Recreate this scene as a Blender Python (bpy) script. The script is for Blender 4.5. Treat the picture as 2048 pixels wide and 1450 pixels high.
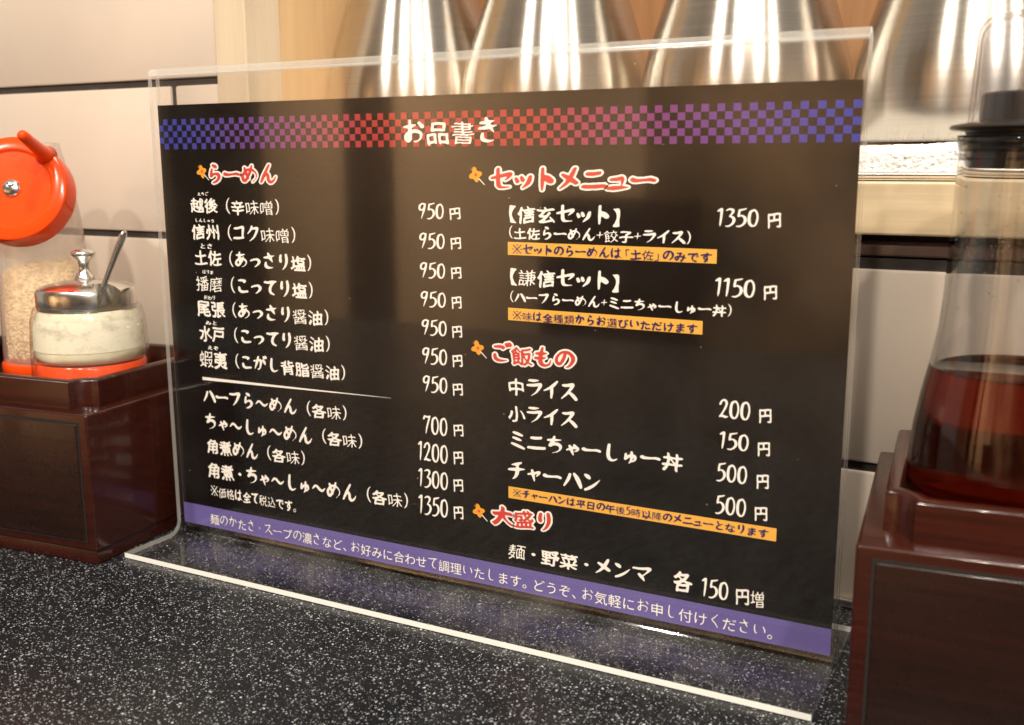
import bpy, bmesh, math, random
import numpy as np
from mathutils import Vector, Matrix
random.seed(7)
RNG = np.random.default_rng(7)
for _o in list(bpy.data.objects): bpy.data.objects.remove(_o, do_unlink=True)
SC = bpy.context.scene
COL = SC.collection
R = math.radians

# ================================================================ camera
# world: x runs along the menu card, y goes back towards the wall, z up, counter top at z = 0 (metres)
cam_d = bpy.data.cameras.new('camera'); cam = bpy.data.objects.new('camera', cam_d); COL.objects.link(cam)
cam.matrix_world = Matrix(((0.8852393, -0.085445, 0.4572205, 0.354928),
                           (0.4651239, 0.1696909, -0.8688296, -0.3425495),
                           (-0.003349, 0.9817862, 0.1899595, 0.172519),
                           (0, 0, 0, 1)))
cam_d.sensor_width = 36.0; cam_d.lens = 2083.2 / 2048 * 36
cam_d.clip_start = 0.01; cam_d.clip_end = 60
cam_d.dof.use_dof = True; cam_d.dof.focus_distance = 0.41; cam_d.dof.aperture_fstop = 14
SC.camera = cam

# ================================================================ light
world = bpy.data.worlds.new('World'); SC.world = world; world.use_nodes = True
bg = world.node_tree.nodes['Background']
bg.inputs['Color'].default_value = (1.0, 0.88, 0.74, 1); bg.inputs['Strength'].default_value = 0.40

def area(name, loc, target, size, power, col=(1.0, 0.925, 0.81), sy=None):
    d = bpy.data.lights.new(name, 'AREA'); d.shape = 'DISK' if sy is None else 'RECTANGLE'
    d.size = size
    if sy: d.size_y = sy
    d.energy = power; d.color = col
    o = bpy.data.objects.new(name, d); COL.objects.link(o)
    o.location = loc
    o.rotation_euler = (Vector(target) - Vector(loc)).to_track_quat('-Z', 'Y').to_euler()
    return o
# a row of warm downlights over the front of the counter, then added fill lamps
for lx in (-0.20, 0.32, 0.84, 1.36):
    area('counter_downlight', (lx, -0.95, 1.05), (lx * 0.5 + 0.08, 0.0, 0.05), 0.06, 9.0)
for ax_ in (-1.5, -0.2):
    al = area('far_wall_fill', (ax_, -1.75, 0.80), (ax_, -2.4, -0.05), 0.4, 16, (1.0, 0.76, 0.50)); al.data.spread = R(115)  # unseen lamps added to brighten the wall mirrored in the card
area('tile_fill', (0.42, -0.42, 1.30), (0.33, 0.05, 0.08), 0.08, 8.5)  # unseen fill lamp, added to brighten the tiles on the right

SC.view_settings.view_transform = 'Standard'; SC.view_settings.look = 'None'
SC.view_settings.exposure = 0.08; SC.view_settings.gamma = 1.0
SC.render.engine = 'CYCLES'
cy = SC.cycles
cy.max_bounces = 14; cy.transmission_bounces = 12; cy.transparent_max_bounces = 24; cy.glossy_bounces = 6
cy.use_denoising = True
cy.sample_clamp_indirect = 6.0
cy.caustics_reflective = True; cy.caustics_refractive = True
cy.blur_glossy = 0.5

# ================================================================ materials
def mat(name):
    m = bpy.data.materials.new(name); m.use_nodes = True
    nt = m.node_tree
    return m, nt, nt.nodes['Principled BSDF']
def N(nt, typ, **kw):
    n = nt.nodes.new(typ)
    for k, v in kw.items():
        if k in n.inputs.keys(): n.inputs[k].default_value = v
        else: setattr(n, k, v)
    return n
def coords(nt, scale=(1, 1, 1)):
    tc = N(nt, 'ShaderNodeTexCoord'); mp = N(nt, 'ShaderNodeMapping'); mp.inputs['Scale'].default_value = scale
    nt.links.new(tc.outputs['Object'], mp.inputs['Vector'])
    return mp.outputs['Vector']
def noise(nt, vec, scale, detail=4, rough=0.55):
    n = N(nt, 'ShaderNodeTexNoise'); n.inputs['Scale'].default_value = scale; n.inputs['Detail'].default_value = detail
    n.inputs['Roughness'].default_value = rough
    nt.links.new(vec, n.inputs['Vector']); return n.outputs['Fac']
def ramp(nt, fac, stops):
    r = N(nt, 'ShaderNodeValToRGB')
    el = r.color_ramp.elements
    while len(el) < len(stops): el.new(0.5)
    for e, (p, c) in zip(el, stops):
        e.position = p; e.color = tuple(c) + (1,) if len(c) == 3 else c
    nt.links.new(fac, r.inputs['Fac']); return r.outputs['Color']
def bump(nt, bs, h, strength=0.2, dist=0.001):
    b = N(nt, 'ShaderNodeBump'); b.inputs['Strength'].default_value = strength; b.inputs['Distance'].default_value = dist
    nt.links.new(h, b.inputs['Height']); nt.links.new(b.outputs['Normal'], bs.inputs['Normal']); return b
def math_n(nt, op, a, b=None, clamp=False):
    n = N(nt, 'ShaderNodeMath', operation=op); n.use_clamp = clamp
    for i, v in enumerate((a, b)):
        if v is None: continue
        if isinstance(v, (int, float)): n.inputs[i].default_value = v
        else: nt.links.new(v, n.inputs[i])
    return n.outputs[0]
def plain(name, col, rough=0.5, spec=0.5, metallic=0.0, var=0.0, vscale=60, coat=0.0):
    m, nt, bs = mat(name)
    bs.inputs['Base Color'].default_value = tuple(col) + (1,)
    bs.inputs['Roughness'].default_value = rough; bs.inputs['Specular IOR Level'].default_value = spec
    bs.inputs['Metallic'].default_value = metallic; bs.inputs['Coat Weight'].default_value = coat
    if var:
        f = noise(nt, coords(nt), vscale)
        c = ramp(nt, f, [(0.3, [x * (1 - var) for x in col]), (0.7, [min(1, x * (1 + var)) for x in col])])
        nt.links.new(c, bs.inputs['Base Color'])
    return m

def schlick(nt, f0):
    """unpolarised reflectance of a thin clear sheet, the same from either side"""
    g = N(nt, 'ShaderNodeNewGeometry'); d = N(nt, 'ShaderNodeVectorMath', operation='DOT_PRODUCT')
    nt.links.new(g.outputs['Normal'], d.inputs[0]); nt.links.new(g.outputs['Incoming'], d.inputs[1])
    c = math_n(nt, 'ABSOLUTE', d.outputs['Value'])
    p = math_n(nt, 'POWER', math_n(nt, 'SUBTRACT', 1.0, c, True), 5.0)
    return math_n(nt, 'ADD', math_n(nt, 'MULTIPLY', p, 1 - f0), f0, True)
def thin_clear(name, tint=(1, 1, 1), f0=0.045, rough=0.0, dust=0.0, dust_col=(0.8, 0.75, 0.7), haze=0.0, dust_scale=260):
    """thin clear sheet: lets light straight through, reflects by angle, carries some dust"""
    m, nt, bs = mat(name); out = nt.nodes['Material Output']
    tr = N(nt, 'ShaderNodeBsdfTransparent'); tr.inputs['Color'].default_value = tuple(tint) + (1,)
    gl = N(nt, 'ShaderNodeBsdfGlossy'); gl.inputs['Roughness'].default_value = rough
    mx = N(nt, 'ShaderNodeMixShader')
    nt.links.new(schlick(nt, f0), mx.inputs['Fac']); nt.links.new(tr.outputs[0], mx.inputs[1]); nt.links.new(gl.outputs[0], mx.inputs[2])
    last = mx.outputs[0]
    if dust or haze:
        df = N(nt, 'ShaderNodeBsdfDiffuse'); df.inputs['Color'].default_value = tuple(dust_col) + (1,)
        v = coords(nt)
        vo = N(nt, 'ShaderNodeTexVoronoi'); vo.inputs['Scale'].default_value = dust_scale; nt.links.new(v, vo.inputs['Vector'])
        sel = math_n(nt, 'GREATER_THAN', N_sep(nt, vo.outputs['Color']), 1 - dust)
        dot = math_n(nt, 'LESS_THAN', vo.outputs['Distance'], 0.055)
        fac = math_n(nt, 'MULTIPLY', math_n(nt, 'MULTIPLY', sel, dot), 0.55)
        cl = noise(nt, v, 38, 5)
        hz = math_n(nt, 'MULTIPLY', math_n(nt, 'SUBTRACT', cl, 0.42, True), haze)
        fac = math_n(nt, 'ADD', fac, hz, True)
        m2 = N(nt, 'ShaderNodeMixShader'); nt.links.new(fac, m2.inputs['Fac'])
        nt.links.new(last, m2.inputs[1]); nt.links.new(df.outputs[0], m2.inputs[2]); last = m2.outputs[0]
    nt.links.new(last, out.inputs['Surface'])
    return m
def N_sep(nt, col):
    s = N(nt, 'ShaderNodeSeparateColor'); nt.links.new(col, s.inputs['Color']); return s.outputs[0]

# --- counter: black solid surface full of pale flecks
def m_counter():
    m, nt, bs = mat('speckled_counter')
    v = coords(nt)
    nz = N(nt, 'ShaderNodeTexNoise'); nz.inputs['Scale'].default_value = 700; nz.inputs['Detail'].default_value = 1
    nt.links.new(v, nz.inputs['Vector'])
    vm = N(nt, 'ShaderNodeVectorMath', operation='SCALE'); vm.inputs['Scale'].default_value = 0.0011; nt.links.new(nz.outputs['Color'], vm.inputs[0])
    va = N(nt, 'ShaderNodeVectorMath', operation='ADD'); nt.links.new(v, va.inputs[0]); nt.links.new(vm.outputs[0], va.inputs[1])
    total = None
    for sc, keep, rad in ((600, 0.80, 0.22), (1000, 0.76, 0.25), (1500, 0.86, 0.30)):
        vo = N(nt, 'ShaderNodeTexVoronoi'); vo.voronoi_dimensions = '2D'; vo.inputs['Scale'].default_value = sc
        nt.links.new(va.outputs[0], vo.inputs['Vector'])
        s = N(nt, 'ShaderNodeSeparateColor'); nt.links.new(vo.outputs['Color'], s.inputs['Color'])
        on = math_n(nt, 'GREATER_THAN', s.outputs[0], keep)
        r_ = math_n(nt, 'MULTIPLY', math_n(nt, 'ADD', s.outputs[1], 0.25), rad)
        dot = math_n(nt, 'LESS_THAN', vo.outputs['Distance'], r_)
        f = math_n(nt, 'MULTIPLY', math_n(nt, 'MULTIPLY', on, dot), math_n(nt, 'ADD', math_n(nt, 'MULTIPLY', s.outputs[2], 0.8), 0.2))
        total = f if total is None else math_n(nt, 'MAXIMUM', total, f)
    big = noise(nt, v, 25, 3)
    base = ramp(nt, big, [(0.3, (0.007, 0.0075, 0.0090)), (0.7, (0.013, 0.0137, 0.0155))])
    mx = N(nt, 'ShaderNodeMix', data_type='RGBA'); nt.links.new(total, mx.inputs['Factor'])
    nt.links.new(base, mx.inputs['A']); mx.inputs['B'].default_value = (0.50, 0.51, 0.53, 1)
    nt.links.new(mx.outputs['Result'], bs.inputs['Base Color'])
    bs.inputs['Specular IOR Level'].default_value = 0.28
    rr = noise(nt, v, 160, 5)
    nt.links.new(math_n(nt, 'ADD', math_n(nt, 'MULTIPLY', rr, 0.24), 0.16), bs.inputs['Roughness'])
    bump(nt, bs, rr, 0.25, 0.0006)
    return m
M_COUNTER = m_counter()
# --- lacquered dark red wood of the condiment boxes
def m_lacquer(name, a, b, rough, grain=1.0):
    m, nt, bs = mat(name)
    f = noise(nt, coords(nt, (6, 60, 160)), 3.0, 6, 0.6)
    nt.links.new(ramp(nt, f, [(0.35, a), (0.7, b)]), bs.inputs['Base Color'])
    s = noise(nt, coords(nt), 140, 6, 0.7)
    nt.links.new(math_n(nt, 'ADD', math_n(nt, 'MULTIPLY', s, 0.25), rough - 0.1), bs.inputs['Roughness'])
    bs.inputs['Specular IOR Level'].default_value = 0.35; bs.inputs['Coat Weight'].default_value = 0.3; bs.inputs['Coat Roughness'].default_value = 0.06
    bump(nt, bs, f, 0.10 * grain, 0.0008)
    return m
M_LACQ = m_lacquer('dark_red_lacquer', (0.023, 0.0048, 0.0028), (0.040, 0.0074, 0.0040), 0.20, 0.3)
M_PANEL = m_lacquer('dark_brown_lacquer', (0.012, 0.0046, 0.0032), (0.021, 0.0064, 0.0042), 0.25, 1.2)
M_GROOVE = plain('groove_shade', (0.008, 0.005, 0.004), 0.7)
# --- wall
def m_tile():
    m, nt, bs = mat('beige_glazed_tile')
    f = noise(nt, coords(nt), 9, 4)
    nt.links.new(ramp(nt, f, [(0.3, (0.53, 0.44, 0.36)), (0.7, (0.60, 0.50, 0.41))]), bs.inputs['Base Color'])
    bs.inputs['Roughness'].default_value = 0.34; bs.inputs['Specular IOR Level'].default_value = 0.5
    bump(nt, bs, noise(nt, coords(nt), 30, 4), 0.10, 0.002)
    return m
M_TILE = m_tile()
M_GROUT = plain('dark_grout', (0.032, 0.024, 0.019), 0.8, var=0.3, vscale=200)
M_BROWN = plain('brown_trim', (0.105, 0.060, 0.042), 0.45, var=0.15)
def m_wood(name, a, b, sc=(1.2, 14, 60), rough=0.42):
    m, nt, bs = mat(name)
    v = coords(nt, sc)
    f = noise(nt, v, 5, 6, 0.6)
    nt.links.new(ramp(nt, f, [(0.3, a), (0.7, b)]), bs.inputs['Base Color'])
    bs.inputs['Roughness'].default_value = rough
    bump(nt, bs, f, 0.12, 0.0008)
    return m
M_LEDGE = m_wood('pale_ledge_wood', (0.56, 0.42, 0.25), (0.66, 0.51, 0.32))
M_POST = m_wood('pale_post_wood', (0.55, 0.43, 0.30), (0.62, 0.50, 0.36), (40, 40, 2))
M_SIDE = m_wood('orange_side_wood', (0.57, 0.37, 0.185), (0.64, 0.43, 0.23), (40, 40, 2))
M_BACK = m_wood('orange_back_wood', (0.20, 0.088, 0.030), (0.27, 0.125, 0.045), (30, 30, 2))  # wood darkened throughout to hold the shade cast by the pitchers
# --- steel
def m_steel():
    m, nt, bs = mat('brushed_steel')
    bs.inputs['Metallic'].default_value = 1.0
    f = noise(nt, coords(nt, (3, 3, 900)), 3, 4, 0.7)
    nt.links.new(ramp(nt, f, [(0.3, (0.50, 0.46, 0.41)), (0.7, (0.62, 0.575, 0.51))]), bs.inputs['Base Color'])
    nt.links.new(math_n(nt, 'ADD', math_n(nt, 'MULTIPLY', f, 0.06), 0.22), bs.inputs['Roughness'])
    bs.inputs['Anisotropic'].default_value = 0.90; bs.inputs['Anisotropic Rotation'].default_value = 0.25
    tg = N(nt, 'ShaderNodeTangent', direction_type='RADIAL', axis='Z'); nt.links.new(tg.outputs[0], bs.inputs['Tangent'])
    bump(nt, bs, f, 0.06, 0.0003)
    return m
M_STEEL = m_steel()
M_CHROME = plain('polished_steel', (0.80, 0.78, 0.74), 0.20, 0.5, 1.0, var=0.05, vscale=80)
M_TRAY = plain('tray_steel', (0.75, 0.72, 0.66), 0.28, 0.5, 1.0)
# --- clear things
M_ACRYL = thin_clear('clear_acrylic', (0.995, 0.99, 0.985), 0.046, 0.045, dust=0.03, haze=0.012)
M_ACRYL_BASE = thin_clear('hazy_acrylic', (0.97, 0.965, 0.96), 0.055, 0.05, dust=0.08, haze=0.08)  # soft haze is lamp scatter put into the colour; the specks are dust
def m_cut_edge(name, df_col, mixg):
    m, nt, bs = mat(name); out = nt.nodes['Material Output']
    a = N(nt, 'ShaderNodeBsdfDiffuse'); a.inputs['Color'].default_value = tuple(df_col) + (1,)
    b = N(nt, 'ShaderNodeBsdfTranslucent'); b.inputs['Color'].default_value = tuple(df_col) + (1,)
    mx = N(nt, 'ShaderNodeMixShader'); mx.inputs[0].default_value = 0.15
    nt.links.new(a.outputs[0], mx.inputs[1]); nt.links.new(b.outputs[0], mx.inputs[2])
    g = N(nt, 'ShaderNodeBsdfGlossy'); g.inputs['Roughness'].default_value = 0.15
    tr = N(nt, 'ShaderNodeBsdfTransparent')
    m2 = N(nt, 'ShaderNodeMixShader'); m2.inputs[0].default_value = mixg
    nt.links.new(mx.outputs[0], m2.inputs[1]); nt.links.new(tr.outputs[0], m2.inputs[2])
    m3 = N(nt, 'ShaderNodeMixShader'); nt.links.new(schlick(nt, 0.08), m3.inputs[0])
    nt.links.new(m2.outputs[0], m3.inputs[1]); nt.links.new(g.outputs[0], m3.inputs[2])
    nt.links.new(m3.outputs[0], out.inputs['Surface'])
    return m
M_CUT = m_cut_edge('sawn_acrylic_edge', (0.95, 0.94, 0.88), 0.0)
M_SIDEEDGE = m_cut_edge('polished_acrylic_edge', (0.92, 0.88, 0.80), 0.62)
M_FOLD = m_cut_edge('acrylic_fold', (0.9, 0.86, 0.78), 0.78)
M_GLASS = thin_clear('clear_glass', (0.995, 0.995, 0.99), 0.045, 0.0)
M_GLASS_SMEAR = thin_clear('smeared_glass', (0.985, 0.985, 0.975), 0.05, 0.0, dust=0.10, haze=0.22, dust_col=(0.75, 0.68, 0.55), dust_scale=420)
def m_thick_glass():
    m, nt, bs = mat('thick_glass')
    bs.inputs['Transmission Weight'].default_value = 1.0; bs.inputs['Roughness'].default_value = 0.0; bs.inputs['IOR'].default_value = 1.5
    return m
M_THICK = m_thick_glass()
M_DOME = thin_clear('clear_plastic_cover', (0.985, 0.98, 0.99), 0.05, 0.02, dust=0.03, haze=0.02)
def m_frost():
    m, nt, bs = mat('milky_plastic'); out = nt.nodes['Material Output']
    tr = N(nt, 'ShaderNodeBsdfTransparent'); tr.inputs['Color'].default_value = (0.97, 0.95, 0.92, 1)
    tl = N(nt, 'ShaderNodeBsdfTranslucent'); tl.inputs['Color'].default_value = (0.85, 0.80, 0.74, 1)
    df = N(nt, 'ShaderNodeBsdfDiffuse'); df.inputs['Color'].default_value = (0.80, 0.74, 0.68, 1)
    m0 = N(nt, 'ShaderNodeMixShader'); m0.inputs[0].default_value = 0.5
    nt.links.new(tl.outputs[0], m0.inputs[1]); nt.links.new(df.outputs[0], m0.inputs[2])
    m1 = N(nt, 'ShaderNodeMixShader'); m1.inputs[0].default_value = 0.68
    nt.links.new(m0.outputs[0], m1.inputs[1]); nt.links.new(tr.outputs[0], m1.inputs[2])
    gl = N(nt, 'ShaderNodeBsdfGlossy'); gl.inputs['Roughness'].default_value = 0.12
    m2 = N(nt, 'ShaderNodeMixShader'); nt.links.new(schlick(nt, 0.08), m2.inputs[0])
    nt.links.new(m1.outputs[0], m2.inputs[1]); nt.links.new(gl.outputs[0], m2.inputs[2])
    nt.links.new(m2.outputs[0], out.inputs['Surface'])
    return m
M_FROST = m_frost()
def m_soy():
    m, nt, bs = mat('soy_sauce'); out = nt.nodes['Material Output']
    bs.inputs['Base Color'].default_value = (0.42, 0.050, 0.012, 1)
    bs.inputs['Transmission Weight'].default_value = 0.95; bs.inputs['Roughness'].default_value = 0.02; bs.inputs['IOR'].default_value = 1.34
    ab = N(nt, 'ShaderNodeVolumeAbsorption'); ab.inputs['Color'].default_value = (0.70, 0.14, 0.02, 1); ab.inputs['Density'].default_value = 20
    nt.links.new(ab.outputs[0], out.inputs['Volume'])
    return m
M_SOY = m_soy()
def m_film():
    """patchy film of paste on the inside of the glass"""
    m, nt, bs = mat('paste_film'); out = nt.nodes['Material Output']
    tr = N(nt, 'ShaderNodeBsdfTransparent')
    df = N(nt, 'ShaderNodeBsdfDiffuse'); df.inputs['Color'].default_value = (0.78, 0.71, 0.56, 1)
    f = noise(nt, coords(nt, (1, 1, 1.6)), 105, 6, 0.65)
    mk = ramp(nt, f, [(0.36, (0.60, 0.60, 0.60)), (0.50, (0.88, 0.88, 0.88))])
    mx = N(nt, 'ShaderNodeMixShader'); nt.links.new(mk, mx.inputs[0]); nt.links.new(tr.outputs[0], mx.inputs[1]); nt.links.new(df.outputs[0], mx.inputs[2])
    nt.links.new(mx.outputs[0], out.inputs['Surface'])
    return m
M_FILM = m_film()
# --- plastics and food
def m_orange():
    m, nt, bs = mat('orange_plastic')
    bs.inputs['Base Color'].default_value = (0.72, 0.062, 0.006, 1); bs.inputs['Roughness'].default_value = 0.17; bs.inputs['Specular IOR Level'].default_value = 0.25
    bs.inputs['Subsurface Weight'].default_value = 0.25; bs.inputs['Subsurface Radius'].default_value = (0.01, 0.003, 0.001)
    bs.inputs['Subsurface Scale'].default_value = 0.5
    bump(nt, bs, noise(nt, coords(nt), 300, 3), 0.05, 0.0004)
    return m
M_ORANGE = m_orange()
M_BLACK = plain('black_plastic', (0.014, 0.011, 0.010), 0.32, 0.5)
def m_paste():
    m, nt, bs = mat('garlic_paste')
    f = noise(nt, coords(nt), 130, 5)
    nt.links.new(ramp(nt, f, [(0.3, (0.72, 0.64, 0.46)), (0.7, (0.82, 0.74, 0.55))]), bs.inputs['Base Color'])
    bs.inputs['Roughness'].default_value = 0.4
    bs.inputs['Subsurface Weight'].default_value = 0.3; bs.inputs['Subsurface Radius'].default_value = (0.004, 0.003, 0.0015); bs.inputs['Subsurface Scale'].default_value = 0.5
    bump(nt, bs, f, 0.3, 0.001)
    return m
M_PASTE = m_paste()
M_SEED = plain('sesame', (0.80, 0.60, 0.35), 0.5, 0.4, var=0.25, vscale=260)
M_CHILI = plain('chili_powder', (0.42, 0.09, 0.012), 0.7, 0.3, var=0.5, vscale=500)
def m_towel():
    m, nt, bs = mat('white_terry')
    bs.inputs['Base Color'].default_value = (0.80, 0.77, 0.73, 1); bs.inputs['Roughness'].default_value = 0.95; bs.inputs['Specular IOR Level'].default_value = 0.05
    bs.inputs['Subsurface Weight'].default_value = 0.35; bs.inputs['Subsurface Radius'].default_value = (0.003, 0.0028, 0.0025); bs.inputs['Subsurface Scale'].default_value = 0.6
    v = coords(nt)
    vo = N(nt, 'ShaderNodeTexVoronoi'); vo.inputs['Scale'].default_value = 620; vo.inputs['Randomness'].default_value = 1.0; nt.links.new(v, vo.inputs['Vector'])
    h = math_n(nt, 'ADD', math_n(nt, 'MULTIPLY', vo.outputs['Distance'], -0.8), noise(nt, v, 900, 3))
    bump(nt, bs, h, 0.75, 0.0012)
    return m
M_TOWEL = m_towel()
# --- print
M_WHITE = plain('white_ink', (0.92, 0.865, 0.80), 0.45, 0.2)
M_RED = plain('red_ink', (0.62, 0.060, 0.045), 0.4, 0.2)
M_NAVY = plain('navy_ink', (0.030, 0.022, 0.11), 0.4, 0.2)
M_LABEL = plain('orange_label_ink', (0.86, 0.44, 0.075), 0.4, 0.2)
M_FLOWER = plain('flower_ink', (0.86, 0.36, 0.035), 0.4, 0.2)
M_FDOT = plain('flower_centre_ink', (0.62, 0.09, 0.03), 0.4, 0.2)
M_BAND = plain('violet_ink', (0.145, 0.115, 0.34), 0.35, 0.25)
def m_card():
    m, nt, bs = mat('glossy_black_card')
    f = noise(nt, coords(nt), 30, 4)
    nt.links.new(ramp(nt, f, [(0.3, (0.0055, 0.005, 0.0045)), (0.7, (0.008, 0.007, 0.0065))]), bs.inputs['Base Color'])
    bs.inputs['Roughness'].default_value = 0.12; bs.inputs['Specular IOR Level'].default_value = 0.5
    return m
M_CARD = m_card()
def m_checker():
    m, nt, bs = mat('checker_ink')
    tc = N(nt, 'ShaderNodeTexCoord'); sp = N(nt, 'ShaderNodeSeparateXYZ'); nt.links.new(tc.outputs['Object'], sp.inputs[0])
    f = math_n(nt, 'DIVIDE', sp.outputs[0], 0.297)
    blue, vio, red = (0.030, 0.045, 0.31), (0.18, 0.050, 0.20), (0.43, 0.045, 0.042)
    nt.links.new(ramp(nt, f, [(0.0, blue), (0.09, (0.06, 0.05, 0.28)), (0.22, vio), (0.37, red), (0.62, red), (0.80, vio), (0.92, (0.07, 0.05, 0.28)), (1.0, blue)]), bs.inputs['Base Color'])
    bs.inputs['Roughness'].default_value = 0.35; bs.inputs['Specular IOR Level'].default_value = 0.25
    return m
M_CHECK = m_checker()

# ================================================================ mesh helpers
def link(name, bm, m, parent=None, smooth=False, recalc=True):
    if recalc: bmesh.ops.recalc_face_normals(bm, faces=bm.faces[:])
    me = bpy.data.meshes.new(name); bm.to_mesh(me); bm.free()
    for x in (m if isinstance(m, (list, tuple)) else [m]): me.materials.append(x)
    if smooth:
        for p in me.polygons: p.use_smooth = True
        if smooth != 'all': me.set_sharp_from_angle(angle=R(38))
    o = bpy.data.objects.new(name, me); COL.objects.link(o)
    if parent: o.parent = parent
    return o
def thing(name, label, cat, loc=(0, 0, 0), rz=0.0, group=None):
    o = bpy.data.objects.new(name, None); COL.objects.link(o); o.empty_display_size = 0.02
    o.location = loc; o.rotation_euler = (0, 0, rz)
    return tag(o, label, cat, group)
def tag(o, label, cat, group=None, kind=None):
    o['label'] = label; o['category'] = cat
    if group: o['group'] = group
    if kind: o['kind'] = kind
    return o
def box(bm, x0, y0, z0, x1, y1, z1, bev=0.0, seg=2, mi=0):
    r = bmesh.ops.create_cube(bm, size=1.0)
    for v in r['verts']:
        v.co = Vector(((x0 + x1) / 2 + v.co.x * (x1 - x0), (y0 + y1) / 2 + v.co.y * (y1 - y0), (z0 + z1) / 2 + v.co.z * (z1 - z0)))
    fs = {f for v in r['verts'] for f in v.link_faces}
    for f in fs: f.material_index = mi
    if bev:
        es = list({e for v in r['verts'] for e in v.link_edges})
        bmesh.ops.bevel(bm, geom=es, offset=bev, segments=seg, profile=0.5, affect='EDGES')
def prism(bm, pts, z0, z1, mi=0):
    """vertical prism over a closed outline of (x, y)"""
    a = [bm.verts.new((x, y, z0)) for x, y in pts]; b = [bm.verts.new((x, y, z1)) for x, y in pts]
    n = len(pts)
    for i in range(n):
        f = bm.faces.new((a[i], a[(i + 1) % n], b[(i + 1) % n], b[i])); f.material_index = mi
    for f in (bm.faces.new(a[::-1]), bm.faces.new(b)): f.material_index = mi
def lathe(bm, prof, seg=72, cx=0, cy=0, close=False, mat4=None, mi=0):
    """spin (r, z) about the z axis"""
    rings = []
    for r, z in prof:
        if r < 1e-7: rings.append([bm.verts.new((cx, cy, z))])
        else: rings.append([bm.verts.new((cx + r * math.cos(2 * math.pi * k / seg), cy + r * math.sin(2 * math.pi * k / seg), z)) for k in range(seg)])
    pairs = list(zip(rings[:-1], rings[1:])) + ([(rings[-1], rings[0])] if close else [])
    for a, b in pairs:
        for k in range(seg):
            k2 = (k + 1) % seg
            if len(a) == 1 and len(b) == 1: continue
            if len(a) == 1: f = bm.faces.new((a[0], b[k2], b[k]))
            elif len(b) == 1: f = bm.faces.new((a[k], a[k2], b[0]))
            else: f = bm.faces.new((a[k], a[k2], b[k2], b[k]))
            f.material_index = mi
    if mat4 is not None:
        for rg in rings:
            for v in rg: v.co = mat4 @ v.co
def arc(cx, cz, r, a0, a1, n=8):
    return [(cx + r * math.cos(R(a0 + (a1 - a0) * i / n)), cz + r * math.sin(R(a0 + (a1 - a0) * i / n))) for i in range(n + 1)]
def tube(bm, pts, radii, seg=12, squash=None):
    """swept tube through 3-D points with capped ends"""
    pts = [Vector(p) for p in pts]; rings = []
    up = Vector((0, 0, 1))
    for i, p in enumerate(pts):
        d = (pts[min(i + 1, len(pts) - 1)] - pts[max(i - 1, 0)]).normalized()
        s = d.cross(up); s = s.normalized() if s.length > 1e-4 else Vector((1, 0, 0)); t = s.cross(d)
        q = 1.0 if squash is None else squash[i]
        rings.append([bm.verts.new(p + s * radii[i] * math.cos(2 * math.pi * k / seg) + t * radii[i] * q * math.sin(2 * math.pi * k / seg)) for k in range(seg)])
    for a, b in zip(rings[:-1], rings[1:]):
        for k in range(seg): bm.faces.new((a[k], a[(k + 1) % seg], b[(k + 1) % seg], b[k]))
    bm.faces.new(rings[0][::-1]); bm.faces.new(rings[-1])

# ================================================================ brush lettering
# every glyph becomes a small raster field (brush nib, rounded ends, uneven pressure) and its outline a flat ink mesh
_txt = bpy.data.curves.new('probe', 'FONT'); _txo = bpy.data.objects.new('probe', _txt); COL.objects.link(_txo)
def glyph_outline(ch):
    _txt.body = ch
    dg = bpy.context.evaluated_depsgraph_get(); dg.update()
    ev = _txo.evaluated_get(dg); cu = ev.to_curve(dg)
    polys = []
    for s in cu.splines:
        P = s.bezier_points; n = len(P); pl = []
        for i in range(n):
            a, b = P[i], P[(i + 1) % n]
            p0, p1, p2, p3 = (np.array(q[:2]) for q in (a.co, a.handle_right, b.handle_left, b.co))
            k = 6 if np.abs(p1 - p0).sum() + np.abs(p3 - p2).sum() > 1e-4 else 3
            for j in range(k):
                t = j / k
                pl.append((1 - t) ** 3 * p0 + 3 * t * (1 - t) ** 2 * p1 + 3 * t * t * (1 - t) * p2 + t ** 3 * p3)
        polys.append(np.array(pl))
    ev.to_curve_clear()
    return polys
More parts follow.
